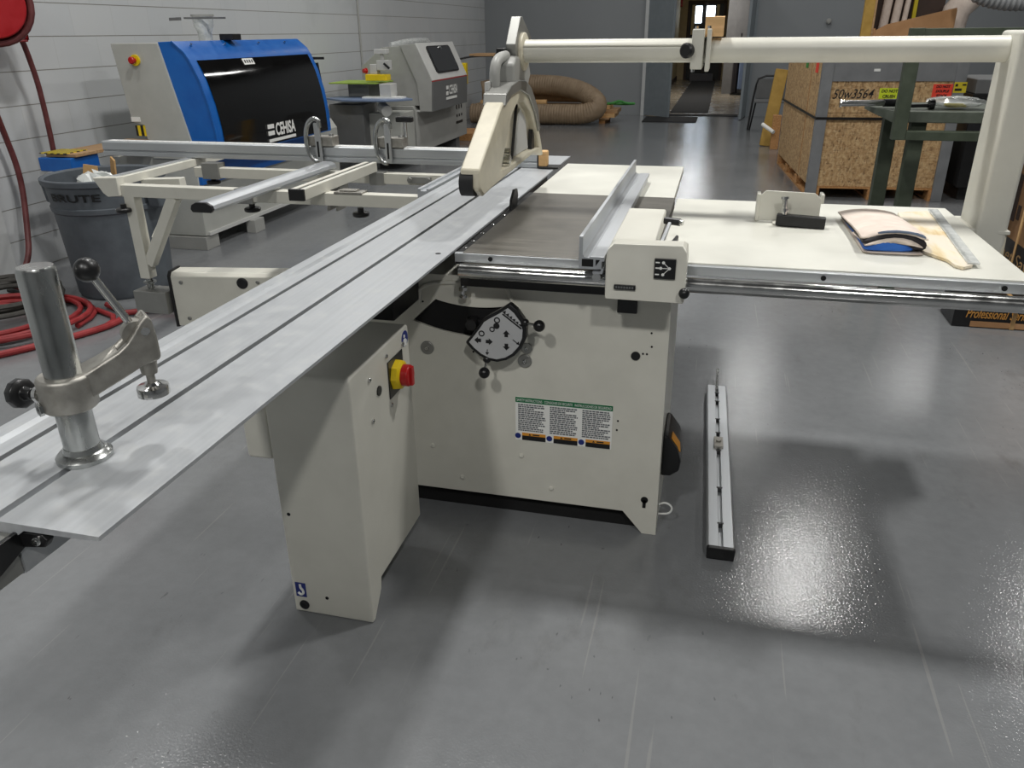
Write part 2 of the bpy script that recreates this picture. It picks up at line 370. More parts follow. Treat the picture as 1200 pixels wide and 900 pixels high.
for x, z, r in ((-.784, .561, .021), (-.484, .545, .021), (-.478, .585, .017)):
    p = MB().lathe([(r, 0), (r, .003), (r*.9, .005), (r*.55, .004), (r*.5, .004), (0, .004)], (x, 2.055, z), (0, -1, 0), 24).build('cover_plug', 'grey_metal', saw)
    screw(p, (x, 2.051, z), (0, -1, 0), .006, .006)
for x, z in ((-.496, .227), (-.401, .123), (-.786, .227), (-.690, .124)):
    MB().lathe([(.008, 0), (.007, .004), (.003, .006), (0, .006)], (x, 2.055, z), (0, -1, 0), 14).build('bolt_cap', 'cream_paint', saw)
MB().lathe([(.013, 0), (.013, .003), (0, .003)], (-.165, 2.055, .589), (0, -1, 0), 20).build('black_plug', 'black_plastic', saw)
MB().cyl((-.113, 2.056, .122), (-.113, 2.0535, .122), .011, n=18).box(-.118, -.108, 2.0535, 2.056, .094, .122).build('key_slot', 'dark_gap', saw)
b = MB()
for x, z in ((-.122, .62), (-.125, .66), (-.145, .597), (-.134, .597), (-.205, .38), (-.207, .35), (-.64, .56), (-.79, .705)): b.cyl((x, 2.056, z), (x, 2.0537, z), .003, n=8)
b.build('drilled_holes', 'dark_gap', saw)
MB().box(-.222, -.168, 2.046, 2.056, .715, .752).build('latch_plate', 'black_plastic', saw, bev=.002)
MB().tube([(-.071, 2.10, .05), (-.035, 2.10, .055), (-.028, 2.10, .08), (-.05, 2.10, .095), (-.07, 2.10, .085)], .003, 8, 2).build('cable_ring', 'white_print', saw)
o = MB().prism([(-.074, .308), (-.060, .306), (-.030, .265), (-.016, .225), (-.020, .190), (-.045, .170), (-.074, .168)], 'y', 2.13, 2.30).build('dust_outlet', 'black_plastic', saw, bev=.008, seg=3)
MB().poly3([[(-.050, 2.15, .2935), (-.050, 2.19, .2935), (-.026, 2.19, .2585), (-.022, 2.15, .2475)], [(-.048, 2.15, .2955), (-.048, 2.19, .2955), (-.024, 2.19, .2605), (-.020, 2.15, .2495)]]).build('warning_sticker', 'orange_print', o)
# tilt dial
dial = [(-.512, .738), (-.492, .722), (-.472, .695), (-.464, .667), (-.466, .640), (-.478, .610), (-.500, .583), (-.524, .567), (-.552, .559), (-.578, .562), (-.604, .574), (-.628, .593), (-.645, .612), (-.632, .628), (-.607, .662), (-.592, .685), (-.575, .697), (-.540, .718)]
def inset(ps, k):
    cx = sum(p[0] for p in ps)/len(ps); cy = sum(p[1] for p in ps)/len(ps); return [(cx+(p[0]-cx)*k, cy+(p[1]-cy)*k) for p in ps]
dl = MB().prism(dial, 'y', 1.992, 2.018).build('tilt_dial', 'black_plastic', saw, bev=.005)
MB().cyl((-.56, 2.01, .64), (-.56, 2.062, .64), .03).build('dial_shaft', 'black_steel', dl)
MB().prism(inset(dial, .87), 'y', 1.9895, 1.993).build('dial_face', 'label_grey', dl, bev=.001)
b = MB(); y0, y1 = 1.9885, 1.9897
for x, z, r in ((-.548, .688, .009), (-.594, .645, .009), (-.563, .660, .008)):
    o_ = arc(x, z, r, 0, 360, 18); i_ = arc(x, z, r*.62, 360, 0, 18)
    for k in range(18): b.prism([o_[k], o_[k+1], i_[17-k], i_[18-k]], 'y', y0, y1)
b.prism(arc(-.550, .671, .009, 0, 360, 16)[:-1], 'y', y0, y1)
for x, z, a in ((-.604, .624, 180), (-.574, .622, 0), (-.522, .648, 90), (-.522, .612, 270)):
    ca, sa = math.cos(math.radians(a)), math.sin(math.radians(a))
    b.prism([(x+u*ca-v*sa, z+u*sa+v*ca) for u, v in ((.012, 0), (.001, .010), (.001, .005), (-.008, .005), (-.008, -.005), (.001, -.005), (.001, -.010))], 'y', y0, y1)
for k in range(6): b.prism([(-.532+k*.009, .714-k*.0065), (-.524+k*.009, .706-k*.0065), (-.522+k*.009, .718-k*.0075)], 'y', y0, y1)
b.bar((-.532, y0, .708), (-.478, y0, .668), .001, .004); b.bar((-.503, y0, .634), (-.488, y0, .622), .001, .002); b.bar((-.578, y0, .598), (-.579, y0, .585), .001, .002)
b.prism([(-.494, .622), (-.486, .630), (-.484, .619)], 'y', y0, y1); b.prism([(-.584, .589), (-.573, .589), (-.579, .581)], 'y', y0, y1)
b.build('dial_symbols', 'black_print', dl, smooth=False)
for hub, bl in (((-.470, 2.0, .683), (-.424, 1.972, .687)), ((-.583, 2.0, .563), (-.584, 1.972, .532))):
    h = MB().cyl(hub, bl, .004, n=10).build('crank_handle', 'steel', dl)
    MB().ball(bl, .0165, n=16).ball(hub, .012, n=14).build('crank_knob', 'black_plastic', dl)
# warning label
lb = MB().box(-.513, -.221, 2.0535, 2.0555, .283, .427).build('warning_label', 'white_print', saw)
MB().box(-.513, -.221, 2.0528, 2.0536, .410, .427).build('header_band', 'green_print', lb)
text('header_lettering', 'SAFETY INSTRUCTIONS   CONSIGNES DE SECURITE   INSTRUCCIONES DE SEGURIDAD', lb, (-.509, 2.0526, .4145), (1, 0, 0), (0, 0, 1), .0085, 'white_print', width=.284)
b = MB(); c2 = MB(); c3 = MB(); c4 = MB()
for k in range(3):
    x0 = -.505+k*.0975
    for r in range(14):
        z = .403-r*.0066; x = x0; end = x0+.085*(random.uniform(.55, 1) if r % 3 == 2 else random.uniform(.9, 1))
        while x < end:
            w = random.uniform(.004, .012); b.box(x, min(x+w, end), 2.0529, 2.0536, z-.0021, z+.0021); x += w+.0016
    c2.box(x0+.012, x0+.085, 2.0528, 2.0536, .2995, .309); c3.box(x0+.012, x0+.085, 2.0528, 2.0536, .284, .2995)
    c4.cyl((x0-.001, 2.0536, .2975), (x0-.001, 2.0526, .2975), .009, n=20)
paint('text_grey', (96, 98, 102), .6, var=2)
b.build('text_lines', 'text_grey', lb, smooth=False)
c2.build('orange_bars', 'orange_print', lb); c3.build('dark_bars', 'black_print', lb); c4.build('blue_symbols', 'blue_print', lb)
for k in range(3):
    x0 = -.505+k*.0975
    MB().prism([(x0+.032, .301), (x0+.040, .301), (x0+.036, .3075)], 'y', 2.0524, 2.0528).box(x0+.045, x0+.066, 2.0524, 2.0528, .302, .306).build('caution_marks', 'black_print', lb)
# control box (electrical cabinet) in front
cb = MB().prism([(1.484, 0), (1.50, 0), (1.553, .062), (1.560, .094), (1.86, .096), (1.86, .700), (1.852, .708), (1.492, .704), (1.484, .696)], 'x', -.988, -.762).build('control_box', 'cream_paint', saw, bev=.006, seg=3)
S = -.762
MB().box(S, S+.003, 1.703, 1.803, .553, .656).build('switch_plate', 'black_plastic', cb, bev=.001)
MB().lathe([(.042, 0), (.040, .014), (.033, .020), (0, .020)], (S+.003, 1.752, .604), (1, 0, 0), 8).build('switch_collar', 'yellow_plastic', cb)
MB().lathe([(.029, 0), (.029, .018), (.025, .022), (0, .022)], (S+.022, 1.752, .604), (1, 0, 0), 28).box(S+.04, S+.050, 1.744, 1.760, .578, .630).build('switch_knob', 'red_plastic', cb, bev=.002)
MB().lathe([(.013, 0), (.013, .003), (0, .003)], (S, 1.641, .606), (1, 0, 0), 20).build('cable_gland', 'black_plastic', cb)
for y, z in ((1.591, .657), (1.590, .546), (1.70, .676), (1.81, .668), (1.71, .535)): screw(cb, (S, y, z), (1, 0, 0), .006, .005)
st = MB().cyl((S, 1.83, .675), (S+.001, 1.83, .675), .022, n=24).build('round_sticker', 'blue_print', cb)
MB().cyl((S, 1.826, .683), (S+.0018, 1.826, .683), .005, n=10).prism([(1.82, .655), (1.838, .655), (1.842, .668), (1.832, .676), (1.819, .676)], 'x', S, S+.0018).build('figure_print', 'white_print', cb)
MB().box(-.978, -.948, 1.4828, 1.484, .052, .097).build('hook_sticker', 'blue_print', cb)
MB().tube([(-.963, 1.4825, .093), (-.963, 1.4825, .082), (-.956, 1.4825, .074), (-.956, 1.4825, .064), (-.964, 1.4825, .059), (-.971, 1.4825, .066)], .0035, 8, 2).build('hook_print', 'white_print', cb)
MB().lathe([(.014, 0), (.014, .003), (.011, .004), (.005, .002), (0, .002)], (-.958, 1.484, .026), (0, -1, 0), 18).build('lifting_plug', 'black_plastic', cb)
for x, z in ((-.889, .060), (-.966, .311)): MB().cyl((x, 1.4845, z), (x, 1.483, z), .005, n=10).build('drilled_hole', 'dark_gap', cb)
MB().prism([(1.50, .455), (1.80, .44), (1.80, .66), (1.50, .60)], 'x', -1.068, -.996).build('junction_box', 'cream_paint', saw, bev=.008)
MB().box(-.995, -.80, 1.86, 3.9, .71, .785).build('guide_beam', 'black_steel', saw, bev=.004)
MB().box(-.98, -.845, 2.62, 2.9, 0, .70).build('beam_support', 'cream_paint', saw)
# tables
MB().box(-.645, -.125, 2.0, 2.885, .834, T).build('cast_iron_table', 'cast_iron', saw, bev=.003)
b = MB().box(-.668, -.648, 2.0, 2.92, .840, T-.006); b.build('blade_insert', 'black_steel', saw)
for y in (2.06, 2.14, 2.24, 2.36, 2.50): screw(saw, (-.657, y, T-.006), (0, 0, 1), .006, .004)
MB().prism([(2.58, .84), (2.66, .84), (2.69, .90), (2.68, .925), (2.64, .928), (2.60, .90)], 'x', -.664, -.655).build('riving_knife', 'black_steel', saw, bev=.002)
MB().box(-.648, -.128, 2.888, 3.61, .846, T-.001).build('outfeed_table', 'cream_top', saw, bev=.003)
ext = MB().box(-.118, .757, 2.022, 2.875, .846, T).build('extension_table', 'cream_top', saw, bev=.003)
# rail
MB().box(-.668, 1.02, 1.998, 2.016, .846, T-.003).build('scale_rail', 'silver_x', saw, bev=.0015)
MB().cyl((-.642, 1.962, .832), (1.02, 1.962, .832), .0195, n=28).build('round_rail', 'steel', saw)
MB().box(-.66, -.085, 2.018, 2.075, .772, .845).build('rail_support', 'black_steel', saw)
for x in (-.566, .287, .689): MB().cyl((x, 1.999, .859), (x, 1.996, .859), .0065, n=14).build('rail_screw', 'dark_gap', saw)
MB().cyl((-.657, 2.03, .79), (-.657, 2.03, .735), .006, n=10).cyl((-.657, 2.03, .755), (-.657, 2.03, .765), .013, n=6).cyl((-.657, 2.03, .735), (-.657, 2.03, .742), .012, n=6).build('levelling_bolt', 'steel', saw)

# ------------------------------------------------------------------ sliding table
sl = thing('sliding_table', (-.85, 2.2, .79), 'long silver aluminium sliding table with two slots running diagonally into view', 'sliding table')
prof = [(-.674, T), (-.674, T-.006), (-.700, T-.008), (-.785, T-.009), (-.800, T-.02), (-.800, .80), (-.82, .79), (-.98, .79), (-1.0, .80), (-1.03, .83), (-1.033, T-.004), (-1.030, T), (-1.006, T), (-1.003, T+.0035), (-.994, T+.0035), (-.990, T-.001), (-.986, T-.004), (-.982, T),
        (-.953, T), (-.953, T-.012), (-.941, T-.012), (-.941, T), (-.837, T), (-.837, T-.012), (-.824, T-.012), (-.824, T)]
MB().prism(prof, 'y', .634, 3.83).build('table_extrusion', 'anodised_dusty', sl)
MB().box(-.9525, -.9415, .64, 3.82, T-.0115, T-.009).box(-.8365, -.8245, .88, 3.82, T-.0115, T-.009).build('slot_lining', 'black_rubber', sl)
MB().prism([(-.985, .80), (-.985, .860), (-.802, .860), (-.802, .80)], 'y', .40, .634).build('end_profile', 'grey_metal', sl, bev=.003)
eb = MB().prism([(-.802, .861), (-.762, .861), (-.755, .853), (-.762, .842), (-.802, .836)], 'y', .636, .648).prism([(.50, .801), (.54, .806), (.60, .822), (.648, .838), (.648, .861), (.50, .861)], 'x', -.802, -.796).build('end_bracket', 'black_plastic', sl, bev=.002)
screw(eb, (-.770, .636, .852), (0, -1, 0), .006, .006)
MB().cyl((-.803, .565, .812), (-.794, .565, .812), .011, n=20).build('end_plug', 'wood_board', sl)
MB().cyl((-.705, 1.52+.45, T-.0005), (-.705, 1.52+.45, T+.0004), .008, n=14).build('oval_hole', 'dark_gap', sl)
MB().prism([(-1.095, .835), (-1.045, .835), (-1.045, T+.003), (-1.058, T+.003), (-1.058, T-.006), (-1.082, T-.006), (-1.082, T+.003), (-1.095, T+.003)], 'y', 2.86, 3.60).build('mounting_rail', 'silver', sl)
MB().box(-1.05, -1.03, 2.87, 3.6, .84, .86).build('rail_spacer', 'grey_metal', sl)

# ------------------------------------------------------------------ hold-down clamp
cl = thing('hold_down_clamp', (-.832, .797, T), 'aluminium eccentric hold-down clamp on a steel column standing on the sliding table', 'clamp')
MB().lathe([(.037, 0), (.037, .006), (.031, .012), (.027, .013), (.0245, .02)], (-.832, .797, T+.0005), n=36).build('base_flange', 'steel_zinc', cl)
MB().lathe([(.0235, 0), (.0235, .262), (.0215, .266), (.0, .266)], (-.832, .797, T+.013), n=36).build('column', 'steel_zinc', cl)
A = Vector((-.832, .797, 0)); Dv = Vector((.067, .075, 0)).normalized(); Pv = Vector((-Dv.y, Dv.x, 0))
def apt(u, v, z): q = A+Dv*u+Pv*v; return (q.x, q.y, z)
arm = MB().lathe([(.034, .953-T), (.036, .957-T), (.036, .998-T), (.034, 1.003-T), (.024, 1.003-T)], (-.832, .797, T), n=32)
rings = []
for u, zl, zh, w in ((.018, .964, 1.002, .025), (.045, .974, 1.013, .0215), (.070, .984, 1.024, .0205), (.084, .990, 1.034, .020), (.095, .995, 1.047, .020), (.106, .998, 1.062, .020), (.114, .999, 1.069, .020), (.120, 1.001, 1.060, .0195), (.1235, 1.005, 1.030, .018)):
    rings.append([apt(u, -w, zl), apt(u, w, zl), apt(u, w, zh), apt(u, -w, zh)])
arm.poly3(rings); arm = arm.build('arm', 'cast_aluminium', cl, bev=.004)
ctr = MB().poly3([[apt(u, -.010, z0), apt(u, .010, z0), apt(u, .010, z1), apt(u, -.010, z1)] for u, z0, z1 in ((.070, 1.014, 1.12), (.1125, 1.028, 1.12))]).build('cutter', 'dark_gap', cl); carve(arm, ctr)
MB().cyl(apt(.109, -.0215, 1.047), apt(.109, .0215, 1.047), .006, n=14).build('pivot_pin', 'steel', cl)
MB().cyl(apt(.100, -.0095, 1.040), apt(.100, .0095, 1.040), .020, n=24).build('cam', 'cast_aluminium', cl)
lv = MB().cyl(apt(.098, 0, 1.048), apt(.060, 0, 1.134), .0055, n=14).build('lever', 'steel', cl)
MB().ball(apt(.0575, 0, 1.1385), .0165, n=24).build('lever_ball', 'black_plastic', cl)
MB().cyl(apt(.106, 0, .9975), apt(.106, 0, .978), .013, .011).cyl(apt(.106, 0, .979), apt(.106, 0, .961), .006, n=14).build('plunger', 'cast_aluminium', cl)
MB().lathe([(.008, .020), (.012, .016), (.0215, .014), (.0225, .011), (.0225, .001), (.021, 0), (0, 0)], apt(.106, 0, .944), n=32).build('pressure_pad', 'steel', cl)
K = Vector((-.93, .805, .960)); KD = (Vector((-.868, .797, .968))-K).normalized()
kb = MB()
kb.lathe([(.010, 0), (.020, .001), (.022, .005), (.022, .014), (.018, .017), (.009, .018), (.009, .034), (0, .034)], K, KD, 10).build('clamp_knob', 'black_plastic', cl, bev=.002)
MB().cyl(K+KD*.034, K+KD*.075, .005, n=12).cyl(K+KD*.045, K+KD*.052, .012, n=20).build('knob_stud', 'steel', cl)
MB().lathe([(.010, 0), (.010, .006), (.005, .006), (.004, .001), (0, .001)], (-.851, .768, .962), (-.45, -.9, 0), 6).build('set_screw', 'steel_zinc', cl)

# ------------------------------------------------------------------ rip fence
rf = thing('rip_fence', (-.2, 2.3, T), 'cream rip fence head with aluminium fence profile across the cast iron table', 'rip fence')
FX = -.308
fp = MB().prism([(FX, T+.001), (FX, T+.084), (FX+.010, T+.084), (FX+.010, T+.038), (FX+.014, T+.033), (FX+.026, T+.031), (FX+.029, T+.034), (FX+.064, T+.034), (FX+.064, T+.022), (FX+.058, T+.022), (FX+.058, T+.002), (FX+.040, T+.001)], 'y', 1.90, 3.19).build('fence_profile', 'silver', rf, bev=.0012)
MB().box(FX+.008, FX+.037, 1.899, 1.9005, T+.008, T+.027).build('profile_bore', 'dark_gap', fp)
MB().prism([(FX+.043, T+.026), (FX+.054, T+.026), (FX+.043, T+.010)], 'y', 1.899, 1.9005).build('profile_notch', 'dark_gap', fp)
MB().prism([(FX+.036, T-.010), (FX+.060, T-.010), (FX+.064, T+.004), (FX+.058, T+.004), (FX+.055, T-.004), (FX+.036, T-.004)], 'y', 1.90, 1.99).build('profile_lip', 'silver', fp)
MB().cyl((FX+.045, 1.905, T-.02), (FX+.045, 1.935, T-.02), .011, n=16).cyl((FX+.045, 1.925, T-.02), (FX+.045, 1.925, T+.0), .007, n=10).build('lock_nut', 'steel', rf)
hd = MB().poly3([[(-.240, 1.905, .797), (-.042, 1.905, .797), (-.042, 1.898, .90), (-.045, 1.915, .928), (-.055, 1.94, .936), (-.228, 1.94, .934), (-.238, 1.915, .926), (-.240, 1.898, .90)],
                 [(-.240, 2.005, .88), (-.042, 2.005, .88), (-.042, 2.005, .90), (-.045, 2.005, .928), (-.055, 2.005, .933), (-.228, 2.005, .931), (-.238, 2.005, .926), (-.240, 2.005, .90)]]).build('fence_head', 'cream_paint', rf, bev=.004)
MB().box(-.240, -.128, 2.002, 2.42, .879, .927).build('fence_body', 'cream_paint', rf, bev=.006)
MB().prism([(-.126, 2.008), (-.088, 2.010), (-.083, 2.06), (-.076, 2.17), (-.084, 2.18), (-.096, 2.09), (-.126, 2.04)], 'z', .890, .908).build('lever_base', 'black_plastic', rf, bev=.004)
h = MB().bar((-.106, 2.23, .925), (-.118, 2.03, .905), .010, .012).build('release_lever', 'silver', rf, bev=.003)
MB().cyl((-.121, 2.25, .930), (-.078, 2.235, .929), .0105, n=18).build('lever_grip', 'black_plastic', rf); MB().cyl((-.078, 2.235, .929), (-.070, 2.232, .929), .008, n=14).build('grip_end', 'steel', rf)
MB().box(-.120, -.068, 1.8965, 1.905, .862, .912).build('setting_dial', 'black_plastic', rf, bev=.001)
b = MB()
for x, z in ((-.098, .903), (-.104, .889), (-.098, .873), (-.083, .889)): b.cyl((x, 1.8975, z), (x, 1.8955, z), .0038, n=12)
for p, q in (((-.098, .903), (-.083, .889)), ((-.104, .889), (-.083, .889)), ((-.098, .873), (-.083, .889))): b.bar((p[0], 1.8958, p[1]), (q[0], 1.8958, q[1]), .0008, .0016)
for z in (.903, .889, .873): b.box(-.117, -.107, 1.8955, 1.8975, z-.0016, z+.0016)
b.build('dial_print', 'white_print', rf, smooth=False)
MB().box(-.217, -.163, 1.898, 1.905, .8275, .8395).build('name_plate', 'black_plastic', rf, bev=.001)
b = MB()
for k in range(7): b.box(-.213+k*.0067, -.2085+k*.0067, 1.8970, 1.8982, .831, .8365)
b.build('plate_marks', 'machine_dark', rf, smooth=False)
MB().ball((-.043, 1.885, .832), .0135, n=18).cyl((-.043, 1.885, .832), (-.043, 1.91, .832), .006, n=10).build('lock_knob', 'black_plastic', rf)

# ------------------------------------------------------------------ overarm guard
og = thing('overarm_guard', (.84, 2.68, .70), 'cream overarm blade guard on a horizontal tube from the right post', 'blade guard')
MB().box(.776, .864, 2.59, 2.77, .70, 1.412).build('post', 'cream_paint', og, bev=.012, seg=3)
MB().prism([(.764, 2.60), (.870, 2.585), (.870, 2.79), (.764, 2.79)], 'z', .856, .868).build('post_flange', 'cream_paint', og, bev=.003)
MB().prism([(2.575, .70), (2.60, .856), (2.78, .856), (2.80, .70)], 'x', .766, .868).build('post_bracket', 'cream_dirty', og, bev=.004)
MB().box(-.40, .80, 2.62, 2.70, .70, .78).build('frame_arm', 'cream_paint', og)
MB().cyl((-.06, 2.68, 1.3635), (.785, 2.68, 1.3635), .0355, n=40).build('outer_tube', 'cream_paint', og)
MB().cyl((-.63, 2.68, 1.3635), (-.05, 2.68, 1.3635), .0345, n=40).box(-.63, -.08, 2.644, 2.652, 1.377, 1.381).build('inner_tube', 'cream_paint', og)
cr = MB().box(-.098, -.062, 2.60, 2.76, 1.312, 1.424).build('collar_plate', 'cream_paint', og, bev=.004)
MB().box(-.055, -.042, 2.60, 2.76, 1.306, 1.424).build('collar_plate', 'cream_paint', og, bev=.003)
MB().cyl((-.09, 2.72, 1.425), (-.09, 2.72, 1.432), .006, n=8).cyl((-.05, 2.63, 1.425), (-.05, 2.63, 1.432), .006, n=8).cyl((-.09, 2.62, 1.312), (-.09, 2.62, 1.304), .006, n=8).build('collar_bolts', 'steel', og)
MB().lathe([(.008, 0), (.008, .02), (.021, .022), (.022, .036), (.017, .040), (0, .040)], (-.094, 2.61, 1.365), (-.5, -.85, 0), 20).build('collar_knob', 'black_plastic', og)
MB().prism([(2.615, 1.352), (2.60, 1.385), (2.675, 1.466), (2.70, 1.466), (2.83, 1.405), (2.80, 1.36), (2.72, 1.30)], 'x', -.672, -.640).build('end_plate', 'grey_metal', og, bev=.003)
MB().lathe([(.058, 0), (.058, .012), (.050, .016)], (-.641, 2.69, 1.362), (1, 0, 0), 28).build('tube_flange', 'cream_dirty', og)
MB().box(-.70, -.672, 2.585, 2.625, 1.325, 1.375).build('pivot_clamp', 'black_plastic', og, bev=.004)
MB().cyl((-.686, 2.60, 1.35), (-.686, 2.565, 1.35), .014).build('pivot_knob', 'black_plastic', og)
gd = [(2.146, 1.018), (2.150, 1.070), (2.40, 1.218), (2.47, 1.245), (2.56, 1.258), (2.66, 1.250), (2.76, 1.222), (2.86, 1.165), (2.95, 1.075), (3.005, .995), (2.985, .995), (2.85, 1.022), (2.60, 1.012), (2.26, .997), (2.19, .992)]
g_ = MB().prism(gd, 'x', -.692, -.634).build('guard_shell', 'cream_dirty', og)
w_ = MB().prism([(2.38, 1.030), (2.44, 1.095), (2.53, 1.180), (2.60, 1.212), (2.70, 1.208), (2.80, 1.165), (2.90, 1.080), (2.94, 1.030), (2.75, 1.038), (2.6, 1.030)], 'x', -.662, -.60).build('cutter', 'dark_gap', og); carve(g_, w_)
m = g_.modifiers.new('bevel', 'BEVEL'); m.width = .005; m.segments = 2; m.limit_method = 'ANGLE'; m.angle_limit = math.radians(50)
MB().bar((-.658, 2.61, 1.035), (-.658, 2.68, 1.20), .006, .010, (1, 0, 0)).build('guard_rib', 'black_plastic', og)
MB().prism([(2.85, 1.032), (2.90, 1.032), (2.895, 1.095), (2.875, 1.10)], 'x', -.660, -.645).build('guard_shim', 'black_plastic', og)
MB().prism([(2.64, 1.04), (2.84, 1.04), (2.80, 1.145), (2.72, 1.185)], 'x', -.661, -.655).build('inner_plate', 'machine_light', og)
MB().cyl((-.660, 2.49, 1.05), (-.632, 2.49, 1.05), .015, n=16).cyl((-.66, 2.50, 1.075), (-.636, 2.50, 1.075), .009, n=12).build('guard_bolt', 'steel_zinc', og)
MB().cyl((-.694, 2.176, 1.030), (-.654, 2.176, 1.030), .038, n=28).build('nose_roller', 'black_rubber', og)
MB().prism([(2.150, 1.012), (2.148, 1.062), (2.30, 1.14), (2.36, 1.10), (2.30, 1.00), (2.19, .990)], 'x', -.653, -.637).build('nose_cheek', 'cream_dirty', og, bev=.003)
MB().prism([(2.42, 1.216), (2.43, 1.250), (2.50, 1.272), (2.60, 1.282), (2.70, 1.274), (2.78, 1.245), (2.88, 1.175), (2.92, 1.10), (2.90, 1.09), (2.84, 1.16), (2.74, 1.225), (2.62, 1.250), (2.50, 1.240)], 'x', -.700, -.626).build('chute_saddle', 'grey_metal', og, bev=.004)
MB().tube([(-.682, 2.50, 1.25), (-.682, 2.50, 1.315), (-.680, 2.53, 1.345), (-.672, 2.60, 1.352)], .0165, 16, 2).build('dust_elbow', 'machine_mid', og)
MB().prism([(2.56, 1.265), (2.56, 1.33), (2.60, 1.352), (2.76, 1.345), (2.80, 1.29), (2.76, 1.255)], 'x', -.690, -.634).build('dust_chute', 'machine_mid', og, bev=.010)
for y in (2.62, 2.69): MB().cyl((-.668, y, 1.26), (-.668, y+.01, 1.345), .012, n=12).build('chute_rib', 'machine_light', og)
MB().cyl((-.700, 2.47, 1.262), (-.700, 2.47, 1.262+.001), .001).box(-.702, -.690, 2.455, 2.50, 1.245, 1.282).build('chute_tab', 'machine_light', og)
tag(MB().prism([(2.64, 1.402), (2.70, 1.411), (2.70, 1.4105), (2.71, 1.448), (2.66, 1.458), (2.65, 1.456)], 'x', -.064, -.008).build('wood_block', 'wood_pale', bev=.004), 'small pale wood block resting on the cream overarm tube beside its collar', 'wood block')

# ------------------------------------------------------------------ outrigger
ou = thing('outrigger_frame', (-1.8, 3.1, .79), 'cream tubular outrigger frame with V shaped leg beside the sliding table', 'outrigger frame')
MB().box(-2.52, -1.096, 2.87, 2.92, .795, .845).build('front_tube', 'cream_paint', ou, bev=.003)
MB().box(-2.45, -1.096, 3.40, 3.45, .790, .838).build('rear_tube', 'cream_paint', ou, bev=.003)
MB().box(-2.53, -2.46, 2.90, 3.68, .835, .871).build('side_rail', 'cream_paint', ou, bev=.003)
MB().box(-2.51, -2.48, 2.90, 3.66, .870, .8755).build('rail_strip', 'silver', ou)
MB().prism([(-2.56, .873), (-2.44, .878), (-2.44, .80), (-2.50, .795), (-2.52, .81)], 'y', 2.855, 2.90).build('end_gusset', 'cream_paint', ou, bev=.003)
leg = MB().bar((-2.41, 2.895, .80), (-2.41, 2.895, .435), .05, .05, (0, 1, 0)).build('leg', 'cream_paint', ou, bev=.003)
MB().bar((-2.385, 2.895, .50), (-2.20, 2.895, .80), .045, .045, (0, 1, 0)).build('diagonal_brace', 'cream_paint', ou, bev=.003)
MB().bar((-2.47, 3.06, .815), (-2.27, 3.06, .825), .045, .05).bar((-2.29, 3.06, .81), (-2.36, 2.93, .60), .035, .035, (0, 1, 0)).build('rear_brace', 'cream_paint', ou, bev=.003)
MB().cyl((-2.41, 2.895, .44), (-2.41, 2.895, .385), .015, n=14).cyl((-2.41, 2.895, .41), (-2.41, 2.895, .42), .028, n=6).build('levelling_screw', 'steel_zinc', ou)
for x, y, z in ((-1.839, 2.895, .765), (-1.354, 2.895, .765), (-2.437, 2.86, .745), (-2.367, 3.425, .77)):
    k = MB().lathe([(.030, 0), (.033, .004), (.033, .013), (.028, .017), (.012, .018), (.012, .034), (0, .034)], (x, y, z-.012), n=24).build('clamp_knob', 'black_plastic', ou)
MB().box(-1.895, -1.815, 2.865, 2.925, .788, .848).build('clamp_sleeve', 'grey_metal', ou, bev=.002)
MB().box(-2.40, -2.31, 3.39, 3.455, .785, .86).build('clamp_sleeve', 'grey_metal', ou, bev=.002)
MB().box(-1.53, -1.46, 3.39, 3.455, .785, .842).build('clamp_sleeve', 'grey_metal', ou, bev=.002)
MB().box(-1.45, -1.33, 2.865, 2.925, .843, .852).box(-1.43, -1.36, 2.875, 2.915, .852, .858).build('clamp_plate', 'cast_aluminium', ou, bev=.002)
MB().box(-1.34, -1.23, 3.385, 3.40, .80, .83).cyl((-1.33, 3.385, .815), (-1.33, 3.38, .815), .012).cyl((-1.24, 3.385, .815), (-1.24, 3.38, .815), .012).build('roller_bracket', 'grey_metal', ou, bev=.003)
MB().cyl((-1.20, 3.37, .79), (-1.08, 3.37, .795), .022, n=18).build('push_handle', 'black_rubber', ou)
b1 = thing('support_bar', (-1.745, 2.9, .846), 'silver aluminium support bar with black end cap lying across the outrigger frame', 'support bar')
MB().prism([(-1.78, .848), (-1.71, .848), (-1.70, .858), (-1.705, .872), (-1.725, .882), (-1.765, .882), (-1.785, .872), (-1.788, .858)], 'y', 2.44, 3.42).build('bar_profile', 'silver', b1, bev=.002)
MB().prism([(-1.782, .847), (-1.708, .847), (-1.700, .858), (-1.705, .873), (-1.725, .883), (-1.765, .883), (-1.785, .873), (-1.79, .858)], 'y', 2.425, 2.44).build('end_cap', 'black_plastic', b1, bev=.003)
b2 = thing('slotted_bar', (-1.52, 3.05, .846), 'short white slotted bar with black end cap on the outrigger frame', 'support bar')
MB().prism([(-1.55, .846), (-1.49, .846), (-1.49, .888), (-1.511, .888), (-1.511, .880), (-1.529, .880), (-1.529, .888), (-1.55, .888)], 'y', 2.71, 3.40).build('bar_profile', 'cream_paint', b2, bev=.002)
MB().box(-1.5285, -1.5115, 2.712, 3.39, .8805, .8835).build('rubber_strip', 'black_rubber', b2)
MB().box(-1.552, -1.488, 2.695, 2.71, .845, .889).build('end_cap', 'black_plastic', b2, bev=.003)
MB().prism([(2.98, .75), (3.06, .75), (3.10, .846), (3.02, .846)], 'x', -1.545, -1.535).prism([(2.98, .75), (3.06, .75), (3.10, .846), (3.02, .846)], 'x', -1.505, -1.495).build('bracket', 'grey_metal', b2)

